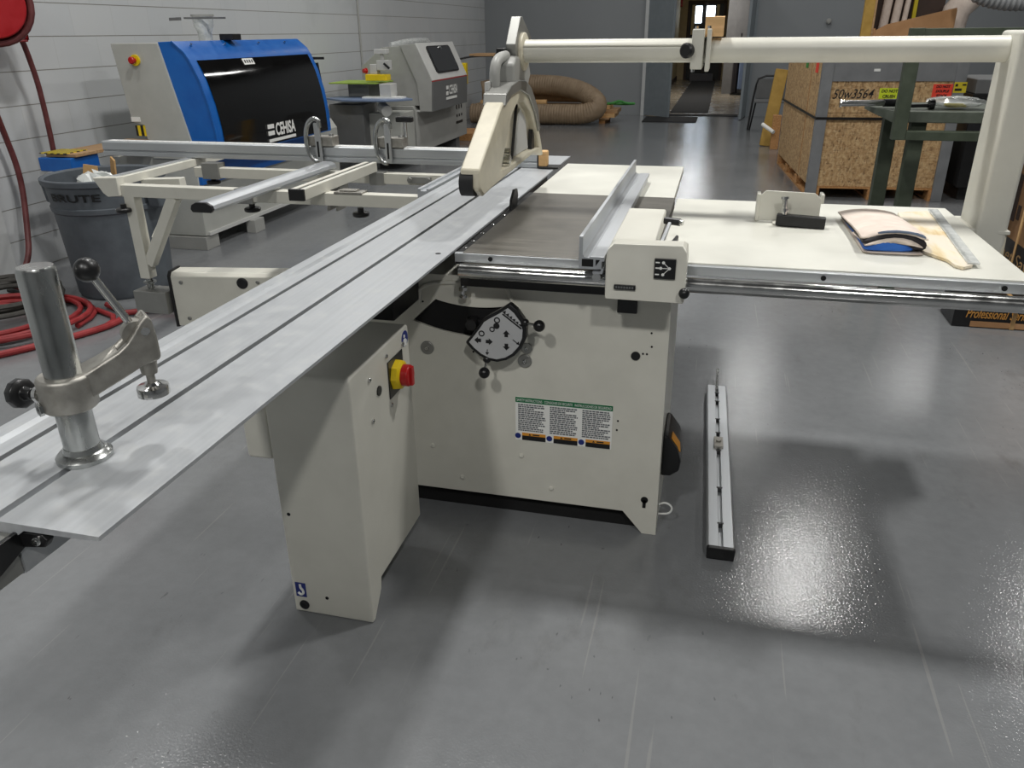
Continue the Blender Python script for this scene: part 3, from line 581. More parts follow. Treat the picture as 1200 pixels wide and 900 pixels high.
# crosscut fence
cf = thing('crosscut_fence', (-1.85, 3.49, .88), 'long silver crosscut fence with scale lying across the outrigger behind the guard', 'crosscut fence')
MB().prism([(3.44, .876), (3.515, .876), (3.515, .945), (3.500, .945), (3.500, .935), (3.488, .935), (3.488, .946), (3.446, .946), (3.44, .940), (3.44, .905), (3.447, .900), (3.44, .896)], 'x', -2.98, -.752).build('fence_extrusion', 'silver_x', cf, bev=.0015)
sc = MB().box(-2.95, -.77, 3.452, 3.486, .9462, .9468).build('scale_tape', 'white_print', cf)
b = MB(); x = -2.9
while x < -.8: b.box(x, x+.0014, 3.455, 3.455+(.022 if round((x+2.9)/.01) % 5 == 0 else .012), .9468, .9471); x += .01
b.build('scale_marks', 'black_print', cf, smooth=False)
MB().box(-.752, -.744, 3.435, 3.52, .8755, .950).build('end_cap', 'black_plastic', cf, bev=.002)
MB().box(-.744, -.706, 3.425, 3.47, .884, .950).build('wood_tip', 'wood_pale', cf, bev=.006)
MB().box(-.744, -.655, 3.42, 3.50, .876, .884).build('tip_plate', 'black_steel', cf, bev=.002)
fs = thing('flip_stop', (-1.80, 3.43, .94), 'silver D shaped flip stop on the crosscut fence in front of the blue machine', 'flip stop', 'flip stops on the crosscut fence')
hoop = [(-1.768, 3.422, 1.03), (-1.772, 3.422, 1.065), (-1.80, 3.422, 1.072), (-1.833, 3.422, 1.04), (-1.845, 3.422, .98), (-1.838, 3.422, .92), (-1.810, 3.422, .880), (-1.79, 3.422, .880)]
MB().tube(hoop, .0105, 10, 2).build('curved_arm', 'steel_zinc', fs)
MB().box(-1.797, -1.767, 3.415, 3.428, .88, 1.05).build('stop_plate', 'silver_z', fs, bev=.003)
MB().box(-1.786, -1.778, 3.413, 3.4155, .90, .97).build('plate_slot', 'dark_gap', fs)
MB().box(-1.84, -1.715, 3.43, 3.50, .947, .990).build('clamp_block', 'cast_aluminium', fs, bev=.004)
MB().cyl((-1.735, 3.46, .99), (-1.735, 3.46, 1.0), .012).build('block_bolt', 'steel', fs)
f2 = dup(fs, (.345, .0, 0), 'silver D shaped flip stop on the crosscut fence with black knob, nearer the blade guard')
OFF[f2.name] = Vector(f2.location)
MB().cyl((-1.37, 3.47, .99), (-1.37, 3.47, 1.06), .009, n=12).build('knob_stem', 'steel', f2); MB().box(-1.41, -1.33, 3.455, 3.485, 1.055, 1.08).build('wing_knob', 'black_plastic', f2, bev=.006)

# swing arm beneath
sa = thing('swing_arm', (-1.7, 2.98, .3), 'cream swing arm panel with black seal below the outrigger leg', 'swing arm')
ca = Vector((-2.285, 2.875, 0)); dv = Vector((.985, .17, 0)); nv = Vector((-dv.y, dv.x, 0))
def sp(u, v, z): q = ca+dv*u+nv*v; return (q.x, q.y, z)
MB().poly3([[sp(u, v, z) for v, z in ((0, .222), (0, .452), (.018, .468), (.10, .468), (.10, .222))] for u in (0, 1.25)]).build('arm_panel', 'cream_paint', sa, bev=.004)
MB().poly3([[sp(u, v, z) for v, z in ((-.002, .218), (-.002, .455), (.016, .472), (.104, .472), (.104, .218))] for u in (-.012, .0)]).build('end_seal', 'black_rubber', sa)
MB().box(-2.465, -2.30, 2.84, 2.94, .285, .385).build('end_block', 'grey_metal', sa, bev=.003)
for u, z in ((.045, .425), (.055, .258), (.395, .43)): screw(sa, sp(u, 0, z), (dv.y, -dv.x, 0), .009, .005, 'grey_metal')
MB().lathe([(.025, 0), (.025, .004), (.02, .006), (.008, .003), (0, .003)], sp(.325, 0, .425), (dv.y, -dv.x, 0), 24).build('port_plug', 'black_plastic', sa)
MB().box(-1.12, -.99, 2.95, 3.25, 0, .5).build('pivot_column', 'cream_dirty', sa)

# ------------------------------------------------------------------ things on the extension table
gp = thing('guard_plate', (.24, 2.5, T), 'cream metal guard plate with black clamp bar standing on the right table', 'guard plate')
MB().prism([(.148, T+.004), (.326, T+.004), (.326, .950), (.305, .966), (.163, .970), (.148, .955)], 'y', 2.548, 2.554).prism([(2.50, T+.001), (2.554, T+.001), (2.554, T+.006), (2.50, T+.006)], 'x', .19, .30).build('plate', 'cream_paint', gp, bev=.002)
MB().box(.139, .150, 2.55, 2.60, T+.001, .958).build('plate_flange', 'cream_paint', gp, bev=.002); MB().box(.324, .334, 2.55, 2.60, T+.06, .962).build('plate_flange', 'cream_paint', gp, bev=.002)
MB().bar((.198, 2.50, .894), (.338, 2.485, .890), .03, .034).build('clamp_bar', 'black_steel', gp, bev=.004)
MB().bar((.245, 2.482, .893), (.285, 2.478, .892), .004, .010).build('bar_slot', 'dark_gap', gp)
MB().cyl((.220, 2.495, .905), (.216, 2.50, .962), .008, n=14).cyl((.2165, 2.499, .955), (.216, 2.50, .962), .012, n=14).cyl((.219, 2.496, .918), (.2185, 2.497, .926), .013, n=14).build('clamp_screw', 'steel', gp)
bg = thing('folded_bag', (.48, 2.43, T), 'folded beige canvas tool bag with blue lining on the right table', 'bag')
def bag(name, mat, prof, y0, y1, skew=0):
    rings = []
    for t_ in (0, .015, .15, .35, .55, .75, .9, .985, 1):
        y = y0+(y1-y0)*t_
        rings.append([(x+skew*t_+(.005*math.sin(5*t_) if z > T+.01 else 0), y+.03*(x-.47), z if z < T+.006 else T+.004+(z-T-.004)*(1-.5*t_)) for x, z in prof])
    return MB().poly3(rings).build(name, mat, bg, sub=1)
bag('bag_bottom', 'bag_canvas', [(.396, T+.001), (.55, T+.001), (.558, T+.004), (.54, T+.008), (.40, T+.008)], 2.202, 2.63, -.005)
bag('bag_lining', 'bag_blue', [(.402, T+.008), (.52, T+.008), (.532, T+.014), (.515, T+.026), (.475, T+.036), (.45, T+.038), (.425, T+.028), (.402, T+.014)], 2.203, 2.62)
bag('bag_mouth', 'bag_dark', [(.398, T+.020), (.43, T+.034), (.475, T+.043), (.50, T+.020), (.545, T+.010), (.562, T+.016), (.560, T+.034), (.535, T+.051), (.475, T+.058), (.43, T+.050), (.396, T+.034)], 2.208, 2.60)
bag('bag_piping', 'bag_canvas', [(.404, T+.018), (.43, T+.031), (.475, T+.044), (.515, T+.038), (.55, T+.018), (.553, T+.021), (.52, T+.043), (.475, T+.049), (.43, T+.036), (.402, T+.023)], 2.204, 2.40)
bag('bag_flap', 'bag_canvas', [(.394, T+.034), (.43, T+.051), (.475, T+.060), (.535, T+.053), (.562, T+.036), (.566, T+.040), (.538, T+.059), (.475, T+.067), (.43, T+.058), (.390, T+.040)], 2.212, 2.645)
bag('bag_trim', 'slate_blue', [(.43, T+.0555), (.475, T+.0645), (.535, T+.057), (.550, T+.048), (.552, T+.051), (.537, T+.0605), (.475, T+.0685), (.43, T+.0595)], 2.209, 2.235)
tag(MB().prism([(.585, 2.735), (.68, 2.77), (.645, 2.11), (.618, 2.085), (.602, 2.105), (.598, 2.150), (.553, 2.235), (.565, 2.55)], 'z', T+.001, T+.009).build('plywood_offcut', 'plywood_face', bev=.001), 'thin pale plywood offcut with ragged edge under the ruler on the right table', 'plywood')
ru = thing('ruler', (.68, 2.45, T+.009), 'clear graduated ruler strip lying on the plywood offcut', 'ruler')
ud = Vector((.05, .667, 0)).normalized()
def rp(u, v, z): q = Vector((.633, 2.113, 0))+ud*u+Vector((ud.y, -ud.x, 0))*v; return (q.x, q.y, z)
MB().poly3([[rp(0, 0, z), rp(0, .028, z), rp(.672, .028, z), rp(.672, 0, z)] for z in (T+.0095, T+.0135)]).build('blade', 'clear_ruler', ru)
b = MB()
for k in range(66): b.poly3([[rp(.006+k*.01, .002, z), rp(.006+k*.01, .012 if k % 5 == 0 else .008, z), rp(.0075+k*.01, .012 if k % 5 == 0 else .008, z), rp(.0075+k*.01, .002, z)] for z in (T+.0136, T+.0139)])
b.build('graduations', 'machine_dark', ru, smooth=False)

# aluminium profile lying on the floor
pf = thing('stop_rail', (.115, 2.6, 0), 'silver slotted aluminium rail lying alone on the grey floor', 'rail')
def fpt(u, v, z): return (.121-.025*u+v, 1.985+1.17*u, z)
def fprof(u): return [fpt(u, v, z) for v, z in ((-.038, 0), (.038, 0), (.040, .004), (.040, .036), (.036, .040), (.006, .040), (.006, .024), (-.006, .024), (-.006, .040), (-.036, .040), (-.040, .036), (-.040, .004))]
MB().poly3([fprof(0), fprof(1)]).build('rail_profile', 'silver', pf, bev=.0015)
fp2 = fpt
MB().poly3([[fp2(u, v, z) for v, z in ((-.039, .001), (.039, .001), (.041, .037), (.036, .041), (-.036, .041), (-.041, .037))] for u in (-.012, 0)]).build('end_cap', 'black_plastic', pf, bev=.002)
b = MB()
for u in (.10, .28, .50, .62, .72, .86, .93): b.poly3([[fp2(u, v, z) for v in (-.0095, .0095) for z in ((.025, .0405) if v < 0 else (.0405, .025))], [fp2(u+.007, v, z) for v in (-.0095, .0095) for z in ((.025, .0405) if v < 0 else (.0405, .025))]])
b.build('slot_bridges', 'black_plastic', pf)
b = MB(); b.poly3([[fp2(u, v, z) for v, z in ((-.016, .038), (.016, .038), (.016, .050), (-.016, .050))] for u in (.515, .58)]); b.cyl(fp2(.548, 0, .048), fp2(.548, 0, .056), .009); b.build('slide_block', 'cast_aluminium', pf, bev=.002)
MB().cyl(fp2(.97, 0, .034), fp2(1.13, .005, .050), .006, n=12).build('end_rod', 'steel', pf)

# ------------------------------------------------------------------ blue edge bander
be = thing('edge_banding_machine', (-3.75, 5.7, 0), 'grey edge banding machine with blue hood and black curved acrylic cover by left wall', 'edge banding machine')
MB().prism([(-4.10, .10), (-3.50, .10), (-3.485, .62), (-3.54, .70), (-4.10, .70)], 'y', 4.87, 7.1).build('base_cabinet', 'machine_grey', be, bev=.006)
MB().box(-4.10, -3.50, 4.86, 5.02, 0, .095).build('base_foot', 'machine_mid', be, bev=.004)
f_ = MB().box(-3.52, -3.44, 5.42, 5.56, 0, .10).build('base_foot', 'machine_mid', be, bev=.004)
MB().box(-3.50, -3.485, 4.9, 7.1, .10, .125).build('base_flange', 'machine_light', be)
MB().prism([(-3.965, 1.378), (-3.607, 1.378), (-3.48, .777), (-3.46, .64), (-3.80, .64), (-3.80, .765), (-3.82, .765), (-3.82, .86), (-3.915, .882)], 'y', 4.85, 6.55).build('body_shell', 'machine_grey', be, bev=.004)
hood = [(-3.612, 1.384), (-3.503, 1.388), (-3.421, 1.320), (-3.390, 1.269), (-3.338, 1.149), (-3.299, .990), (-3.278, .827), (-3.274, .655), (-3.44, .62), (-3.485, .777)]
MB().prism(hood, 'y', 4.862, 6.55).build('hood', 'blue_paint', be, bev=.003)
ac = [(-3.388, 1.270), (-3.360, 1.215), (-3.334, 1.149), (-3.313, 1.075), (-3.295, .990), (-3.282, .91), (-3.274, .827), (-3.271, .74), (-3.270, .665)]
MB().sheet([[(x, y, z) for y in (4.93, 5.4, 6.0, 6.48)] for x, z in ac], .006).build('acrylic_cover', 'acrylic', be)
MB().prism([(-3.508, 1.386), (-3.500, 1.391), (-3.418, 1.322), (-3.386, 1.271), (-3.334, 1.151), (-3.295, .991), (-3.273, .828), (-3.270, .655), (-3.279, .655), (-3.283, .827), (-3.304, .990), (-3.343, 1.149), (-3.395, 1.267), (-3.425, 1.318)], 'y', 4.852, 4.862).build('hood_edge', 'blue_paint', be)
lo = MB(); lo.poly3([[(x, y, z) for y, z in ((5.50, .806), (5.585, .806), (5.585, .776), (5.50, .776))] for x in (-3.268, -3.262)]); lo.poly3([[(x, y, z) for y, z in ((5.50, .758), (5.585, .758), (5.585, .728), (5.50, .728))] for x in (-3.268, -3.262)])
lo.poly3([[(x, y, z) for y, z in ((5.50, .700), (5.90, .700), (5.90, .680), (5.50, .680))] for x in (-3.267, -3.260)]); lo.build('logo_bars', 'white_print', be)
text('logo_lettering', 'CEHISA', be, (-3.262, 5.605, .722), (0, 1, 0), (0, 0, 1), .088, 'white_print', width=.30, bold=.004)
def ap(y, t, o): return (-3.388+.028*t+.89*o, y, 1.270-.055*t+.45*o)
def patch(b, y0, y1, t0, t1, o0, o1): return b.poly3([[ap(y0, t0, o), ap(y1, t0, o), ap(y1, t1, o), ap(y0, t1, o)] for o in (o0, o1)])
patch(MB(), 5.46, 5.60, .12, .85, .003, .005).build('hood_sticker', 'white_print', be)
b = MB()
for k in range(4): patch(b, 5.475+k*.031, 5.492+k*.031, .3, .66, .005, .006)
b.build('sticker_marks', 'black_print', be, smooth=False)
es = MB().lathe([(.035, 0), (.035, .012), (0, .012)], (-3.792, 4.85, 1.275), (0, -1, 0), 22).build('stop_collar', 'yellow_plastic', be)
MB().lathe([(.014, .012), (.014, .03), (.023, .034), (.023, .048), (.018, .054), (0, .055)], (-3.792, 4.85, 1.275), (0, -1, 0), 20).build('stop_button', 'red_plastic', be)
MB().box(-3.915, -3.845, 4.846, 4.85, .885, .915).build('end_sticker', 'white_print', be)
MB().box(-3.90, -3.80, 4.852, 4.86, .79, .86).build('feed_opening', 'hazard', be)
MB().box(-4.02, -3.80, 4.15, 4.9, .745, .765).build('infeed_table', 'wood_board', be, bev=.003)
MB().box(-3.84, -3.79, 4.5, 4.9, .70, .744).build('infeed_rail', 'cream_paint', be)
MB().box(-4.05, -3.86, 4.13, 4.32, .765, .770).build('hazard_strip', 'hazard', be)
MB().box(-4.06, -3.82, 4.12, 4.36, .66, .742).build('infeed_support', 'blue_paint', be, bev=.006)
MB().bar((-3.90, 4.33, .68), (-3.84, 4.84, .30), .08, .06).build('support_leg', 'blue_paint', be, bev=.004)
dc = MB().lathe([(.075, .175), (.072, .165), (.070, .10), (.052, .06), (.048, 0), (.044, 0), (.048, .06), (.066, .10), (.068, .165)], (-3.675, 5.5, 1.385), n=28, cap=False).build('dust_funnel', 'clear_funnel', be)
MB().bar((-3.77, 5.42, 1.535), (-3.44, 5.42, 1.532), .012, .012).bar((-3.89, 5.42, 1.529), (-3.80, 5.42, 1.531), .016, .02).build('funnel_handle', 'machine_dark', be)
MB().lathe([(.08, 0), (.08, .014), (.074, .014), (.074, 0)], (-3.675, 5.5, 1.545), n=28, cap=False).build('funnel_rim', 'machine_mid', be)
MB().box(-3.53, -3.42, 5.45, 5.56, 1.388, 1.43).build('top_block', 'black_steel', be, bev=.005)
MB().bar((-3.36, 6.57, 1.20), (-3.34, 6.57, 1.02), .02, .03, (0, 1, 0)).bar((-3.40, 6.56, 1.235), (-3.30, 6.60, 1.235), .02, .02).build('hood_latch', 'black_plastic', be)
b = MB()
for y in (5.0, 5.4, 5.85, 6.25): b.cyl((-3.47, y, 1.355), (-3.455, y, 1.37), .008, n=8)
b.build('hood_rivets', 'steel', be)

MB().box(-3.50, -3.462, 4.88, 6.55, .46, .62).build('blue_skirt', 'blue_paint', be, bev=.004)

# ------------------------------------------------------------------ grey edge bander behind
ge = thing('grey_edge_bander', (-3.6, 9.7, 0), 'grey edge banding machine with dark window further back along the left wall', 'edge banding machine')
MB().prism([(-4.05, .14), (-3.37, .14), (-3.37, .60), (-3.40, .66), (-4.05, .66)], 'y', 8.9, 10.85).build('base_cabinet', 'machine_mid', ge, bev=.006)
for y in (9.1, 10.5): MB().box(-3.95, -3.42, y, y+.15, 0, .14).build('base_foot', 'machine_dark', ge)
MB().prism([(-4.02, .66), (-3.335, .66), (-3.352, .90), (-3.530, 1.295), (-3.75, 1.28), (-4.02, 1.08)], 'y', 8.95, 10.2).build('body_shell', 'machine_mid', ge, bev=.006)
MB().prism([(-3.53, 1.30), (-3.35, 1.315), (-3.17, .925), (-3.185, .60), (-3.33, .60), (-3.35, .90)], 'y', 8.93, 10.25).build('hood', 'machine_mid', ge, bev=.005)
MB().poly3([[(x, y, z) for y in (8.93, 10.25)] + [(x2, y, z2) for y in (10.25, 8.93)] for x, z, x2, z2 in ((-3.350, 1.316, -3.170, .926), (-3.340, 1.322, -3.160, .932))]).build('hood_front', 'machine_light', ge, bev=.003)
MB().poly3([[(x, y, z) for y in (8.93, 10.25)] + [(x2, y, z2) for y in (10.25, 8.93)] for x, z, x2, z2 in ((-3.168, .920, -3.183, .602), (-3.156, .920, -3.171, .602))]).build('hood_skirt', 'machine_dark', ge, bev=.003)
def slope(t, off): return (-3.340+.18*t+.91*off, 1.322-.39*t+.42*off)
def win(name, mat, y0, y1, t0, t1, o0, o1):
    r = []
    for o_ in (o0, o1):
        ring_ = []
        for cy, ct, a0 in ((y1-.06, t0+.10, 270), (y1-.06, t1-.10, 0), (y0+.06, t1-.10, 90), (y0+.06, t0+.10, 180)):
            for k in range(5):
                a = math.radians(a0+k*22.5); y = cy+.06*math.cos(a); t_ = ct+.10*math.sin(a); x, z = slope(t_, o_); ring_.append((x, y, z))
        r.append(ring_)
    return MB().poly3(r).build(name, mat, ge)
win('window_gasket', 'black_rubber', 9.18, 10.02, .10, .84, .0, .010); win('hood_window', 'window_acrylic', 9.205, 9.995, .135, .805, .010, .014)
MB().cyl((*slope(.17, .014)[:1], 9.62, slope(.17, .014)[1]), (*slope(.17, .03)[:1], 9.62, slope(.17, .03)[1]), .02, n=12).build('window_screw', 'steel', ge)
lg = MB()
def sk(y, t): return (-3.155-.015*t, y, .920-.32*t)
for y0_, y1_, t0, t1 in ((9.40, 9.47, .22, .34), (9.40, 9.47, .42, .54), (9.40, 9.80, .62, .70)):
    p = [sk(y0_, t0), sk(y1_, t0), sk(y1_, t1), sk(y0_, t1)]; lg.poly3([p, [(x+.006, y, z-.002) for x, y, z in p]])
lg.build('logo_bars', 'white_print', ge)
text('logo_lettering', 'CEHISA', ge, (-3.153, 9.48, .755), (0, 1, 0), (.05, 0, 1), .10, 'white_print', width=.32, bold=.004)
MB().box(-3.170, -3.156, 8.93, 10.25, .920, .928).build('red_line', 'red_plastic', ge)
MB().box(-3.56, -3.30, 8.94, 10.2, .595, .615).build('feed_table', 'machine_light', ge)
MB().tube([(-3.75, 9.2, 1.30), (-3.6, 9.4, 1.34), (-3.55, 9.9, 1.345), (-3.6, 10.1, 1.31)], .03, 10, 2).build('top_cable', 'clear_film', ge)
for k in range(3): MB().box(-3.375, -3.365, 10.40+k*.1, 10.44+k*.1, .50, .58).build('control_switch', 'black_plastic', ge); MB().cyl((-3.372, 10.42+k*.1, .42), (-3.362, 10.42+k*.1, .42), .018, n=8).build('control_button', 'black_plastic', ge)
MB().box(-3.372, -3.365, 10.38, 10.66, .32, .35).build('control_slot', 'black_plastic', ge)
MB().box(-3.50, -3.36, 10.3, 10.75, .60, .70).build('control_arm', 'machine_dark', ge, bev=.02)
MB().box(-3.45, -3.36, 10.86, 10.95, .78, 1.05).build('rear_bracket', 'yellow_plastic', ge, bev=.01)
MB().tube([(-3.45, 10.9, 1.10), (-3.3, 11.0, 1.13), (-3.0, 11.2, 1.13)], .012, 8, 1).tube([(-3.05, 11.1, 1.12), (-2.95, 11.15, 1.08), (-2.95, 11.2, 1.0)], .015, 8, 1).build('outfeed_arm', 'black_steel', ge)
MB().box(-3.35, -2.85, 11.0, 11.5, 1.13, 1.16).build('outfeed_board', 'wood_board', ge)

# spindle / bander between the two machines
sm = thing('contour_bander', (-3.8, 8.4, 0), 'small benchtop edge machine with blue worktop and yellow guard between the grey and blue machines', 'woodworking machine')
MB().box(-4.15, -3.75, 8.3, 8.7, .10, .72).build('stand', 'machine_dark', sm, bev=.01)
MB().prism([(-4.20, 8.35), (-3.9, 8.1), (-3.4, 8.1), (-3.19, 8.35), (-3.4, 8.6), (-4.15, 8.6)], 'z', .765, .785).build('worktop', 'slate_blue', sm, bev=.004)
MB().box(-3.75, -3.3, 8.3, 8.45, .785, .80).build('white_board', 'white_print', sm)
MB().box(-4.15, -3.60, 8.35, 8.85, .925, .94).build('green_tray', 'lime_green', sm, bev=.003)
MB().box(-4.0, -3.75, 8.5, 8.8, .785, .925).build('motor_box', 'machine_dark', sm, bev=.01)
MB().box(-3.75, -3.50, 8.42, 8.55, .955, 1.02).build('cutter_guard', 'yellow_plastic', sm, bev=.01)
MB().box(-3.70, -3.62, 8.45, 8.55, 1.02, 1.12).box(-3.62, -3.48, 8.45, 8.55, 1.06, 1.16).cyl((-3.57, 8.5, 1.16), (-3.57, 8.5, 1.22), .02).box(-3.64, -3.50, 8.45, 8.55, 1.22, 1.27).build('head_column', 'machine_light', sm, bev=.006)
MB().bar((-3.52, 8.42, 1.13), (-3.46, 8.42, 1.08), .02, .02).build('handle', 'black_plastic', sm)
MB().lathe([(.03, 0), (.03, .01), (.022, .012), (.022, .04), (0, .04)], (-3.74, 8.45, 1.055), (-.5, -.8, 0), 18).build('stop_button', 'red_plastic', sm)
MB().cyl((-3.55, 8.35, .70), (-3.45, 8.25, .66), .06, n=20).box(-3.55, -3.42, 8.32, 8.5, .80, .93).build('feed_motor', 'machine_light', sm, bev=.004)
MB().box(-3.86, -3.38, 8.45, 8.86, .12, .62).build('side_cabinet', 'machine_grey', sm, bev=.006)
vc = thing('yellow_control_unit', (-4.15, 8.0, 0), 'small yellow control unit with white hose beside the blue hood', 'control unit')
MB().box(-4.22, -4.06, 8.0, 8.12, .54, .72).build('housing', 'yellow_plastic', vc, bev=.01); MB().box(-4.20, -4.1, 7.99, 8.0, .58, .64).build('panel', 'black_print', vc)
MB().box(-4.18, -4.10, 8.02, 8.10, 0, .54).build('stand', 'machine_dark', vc)
MB().tube([(-4.1, 7.98, .60), (-4.05, 7.97, .74), (-4.0, 7.97, .74)], .018, 10, 2).tube([(-4.1, 8.0, .55), (-4.0, 7.95, .45), (-3.93, 7.95, .40)], .012, 8, 1).build('hose', 'white_print', vc)

# ------------------------------------------------------------------ left wall side
tc = thing('trash_can', (-3.455, 3.95, 0), 'large round grey plastic trash can behind the outrigger by the block wall', 'trash can')
can = MB().lathe([(0, 0), (.255, 0), (.268, .02), (.272, .08), (.300, .50), (.310, .51), (.312, .535), (.304, .54), (.316, .655), (.334, .662), (.336, .690), (.322, .695), (.308, .685), (.296, .5), (.255, .03), (0, .03)], (-3.455, 3.95, 0.001), n=64, cap=False).build('bin_body', 'can_grey', tc)
for s_, nm in ((-1, 'handle'), (1, 'handle')):
    MB().prism([(3.87, .655), (4.03, .655), (4.01, .52), (3.89, .52)], 'x', -3.455+s_*.315-.0*s_, -3.455+s_*.395).build(nm, 'can_grey', tc, bev=.012)
def wrap(o, c, r):  # bend a flat text around the can
    for v in o.data.vertices:
        w = v.co+OFF[tc.name]; a = (w.x-c[0])/r; rr = r+(w.z-.54)*.10+.010
        w2 = Vector((c[0]+rr*math.sin(a), c[1]-rr*math.cos(a), w.z)); v.co = w2-OFF[tc.name]
tx = text('lettering', 'BRUTE', tc, (-3.572, 3.6, .585), (1, 0, 0), (0, 0, 1), .042, 'can_black', width=.29, bold=.0012); wrap(tx, (-3.455-.0, 3.95), .302)
cp = MB().ball((-3.40, 3.82, .66), .10, (1.2, 1, .5), 14)
for v in cp.bm.verts: v.co += Vector((random.uniform(-.02, .02), random.uniform(-.02, .02), random.uniform(-.02, .03)))
tag(cp.build('plastic_wrap', 'plastic_clear', smooth=False), 'crumpled clear plastic wrap at the top of the trash can', 'plastic wrap')
for k, (x, y, z, rz, lab) in enumerate(((-3.62, 4.02, .66, .5, 'small cardboard scrap at the left inside the trash can'), (-3.47, 4.05, .70, -.6, 'small cardboard scrap standing at the middle of the trash can'))):
    b = MB(); c_, s_ = math.cos(rz), math.sin(rz)
    b.poly3([[(x+u*c_-v*s_, y+u*s_+v*c_, z+w) for u, v, w in ((-.05, -.01, -.08), (.05, -.01, -.07), (.055, .0, .055), (-.02, .005, .07))], [(x+u*c_-v*s_, y+u*s_+v*c_, z+w) for u, v, w in ((-.05, .0, -.08), (.05, .0, -.07), (.055, .01, .055), (-.02, .015, .07))]])
    tag(b.build('cardboard_scrap', 'cardboard_pale'), lab, 'cardboard', 'cardboard scraps in the trash can')
hr = thing('hose_reel', (-4.25, 4.2, 1.6), 'red hose reel mounted high on the block wall at left', 'hose reel')
rc = (-4.16, 4.14, 1.60); AX = Vector((.75, -.66, 0)).normalized()
MB().lathe([(.180, -.10), (.186, -.095), (.186, -.085), (.11, -.08), (.11, .08), (.186, .085), (.186, .095), (.180, .10)], rc, AX, 40).build('drum', 'reel_red', hr)
cy_ = Vector(rc)
for k in range(4):
    c0 = cy_+AX*(-.055+k*.036); u_ = Vector((0, 0, 1)); v_ = AX.cross(u_)
    MB().tube([c0+(u_*math.cos(2*PI*i/28)+v_*math.sin(2*PI*i/28))*(.205+.008*(k % 2)) for i in range(28)], .02, 10, 0, True).build('wound_hose', 'maroon_hose', hr)
MB().box(-4.35, -4.11, 4.24, 4.325, 1.395, 1.412).box(-4.35, -4.11, 4.24, 4.325, 1.478, 1.495).box(-4.35, -4.325, 4.24, 4.325, 1.412, 1.478).box(-4.135, -4.11, 4.305, 4.325, 1.412, 1.478).box(-4.368, -4.2, 3.85, 4.25, 1.395, 1.44).build('hose_guide', 'reel_red', hr, bev=.006)
MB().tube([(-4.19, 4.30, 1.47), (-4.195, 4.36, 1.43), (-4.20, 4.395, 1.28), (-4.20, 4.413, 1.14), (-4.20, 4.413, .88), (-4.20, 4.398, .61), (-4.20, 4.39, .30)], .0165, 10, 2).build('hanging_hose', 'maroon_hose', hr)
MB().cyl((-4.19, 4.29, 1.465), (-4.193, 4.33, 1.44), .02, n=12).build('hose_stop', 'white_print', hr)
tag(MB().tube([(-4.20, 4.00, 1.25), (-4.27, 4.12, .93), (-4.27, 4.17, .62), (-4.25, 4.10, .33), (-4.18, 3.98, .12), (-4.20, 3.86, .03), (-4.05, 3.7, .02)], .0175, 10, 3).build('drop_hose', 'maroon_hose'), 'dark red hose hanging down the wall at the far left edge', 'hose')
def coil(name, mat, c, n, r0, rx, rad, seed, lab, tails=(), zb=.0):
    rnd = random.Random(seed); pts = []
    for k in range(n*14+1):
        a = 2*PI*k/14; turn = k/14
        rr = r0*(1+.16*math.sin(turn*2.1+seed)); pts.append((c[0]+rx*rr*math.cos(a)+.03*math.sin(turn*3), c[1]+rr*math.sin(a)+.04*math.cos(turn*2.3), zb+rad+rad*1.3*(turn*.55 % 3)+.006*math.sin(a*2+seed)))
    pts = list(tails[:0])+pts+[(x, y, rad+.002) for x, y in tails]
    return tag(MB().tube(pts, rad, 8, 1).build(name, mat), lab, 'hose')
coil('red_air_hose', 'red_hose', (-3.66, 3.20, 0), 4, .36, 1.1, .0145, 2, 'bright red air hose coiled on the floor below the wall', ((-3.2, 3.0), (-3.05, 3.2), (-3.08, 3.4), (-3.3, 3.5)))
coil('grey_air_hose', 'grey_hose', (-3.86, 3.38, 0), 8, .31, 1.0, .0145, 5, 'dark grey air hose coiled inside the red hose on the floor', ((-3.5, 3.4), (-3.75, 3.6), (-4.1, 3.7)), zb=.05)
tag(MB().tube([(-3.35, 2.70, .019), (-3.24, 2.86, .019), (-3.10, 3.10, .019), (-3.02, 3.35, .019), (-3.12, 3.50, .02), (-3.3, 3.58, .02)], .017, 10, 3).build('loose_hose', 'red_hose'), 'loose red hose loop sweeping across the floor left of the clamp', 'hose')
tag(MB().tube([(-3.12, 3.46, .02), (-2.9, 3.62, .02), (-2.7, 3.72, .02), (-2.5, 3.8, .02)], .016, 10, 2).build('red_hose_end', 'red_hose'), 'straight red hose running under the outrigger leg past the trash can', 'hose')

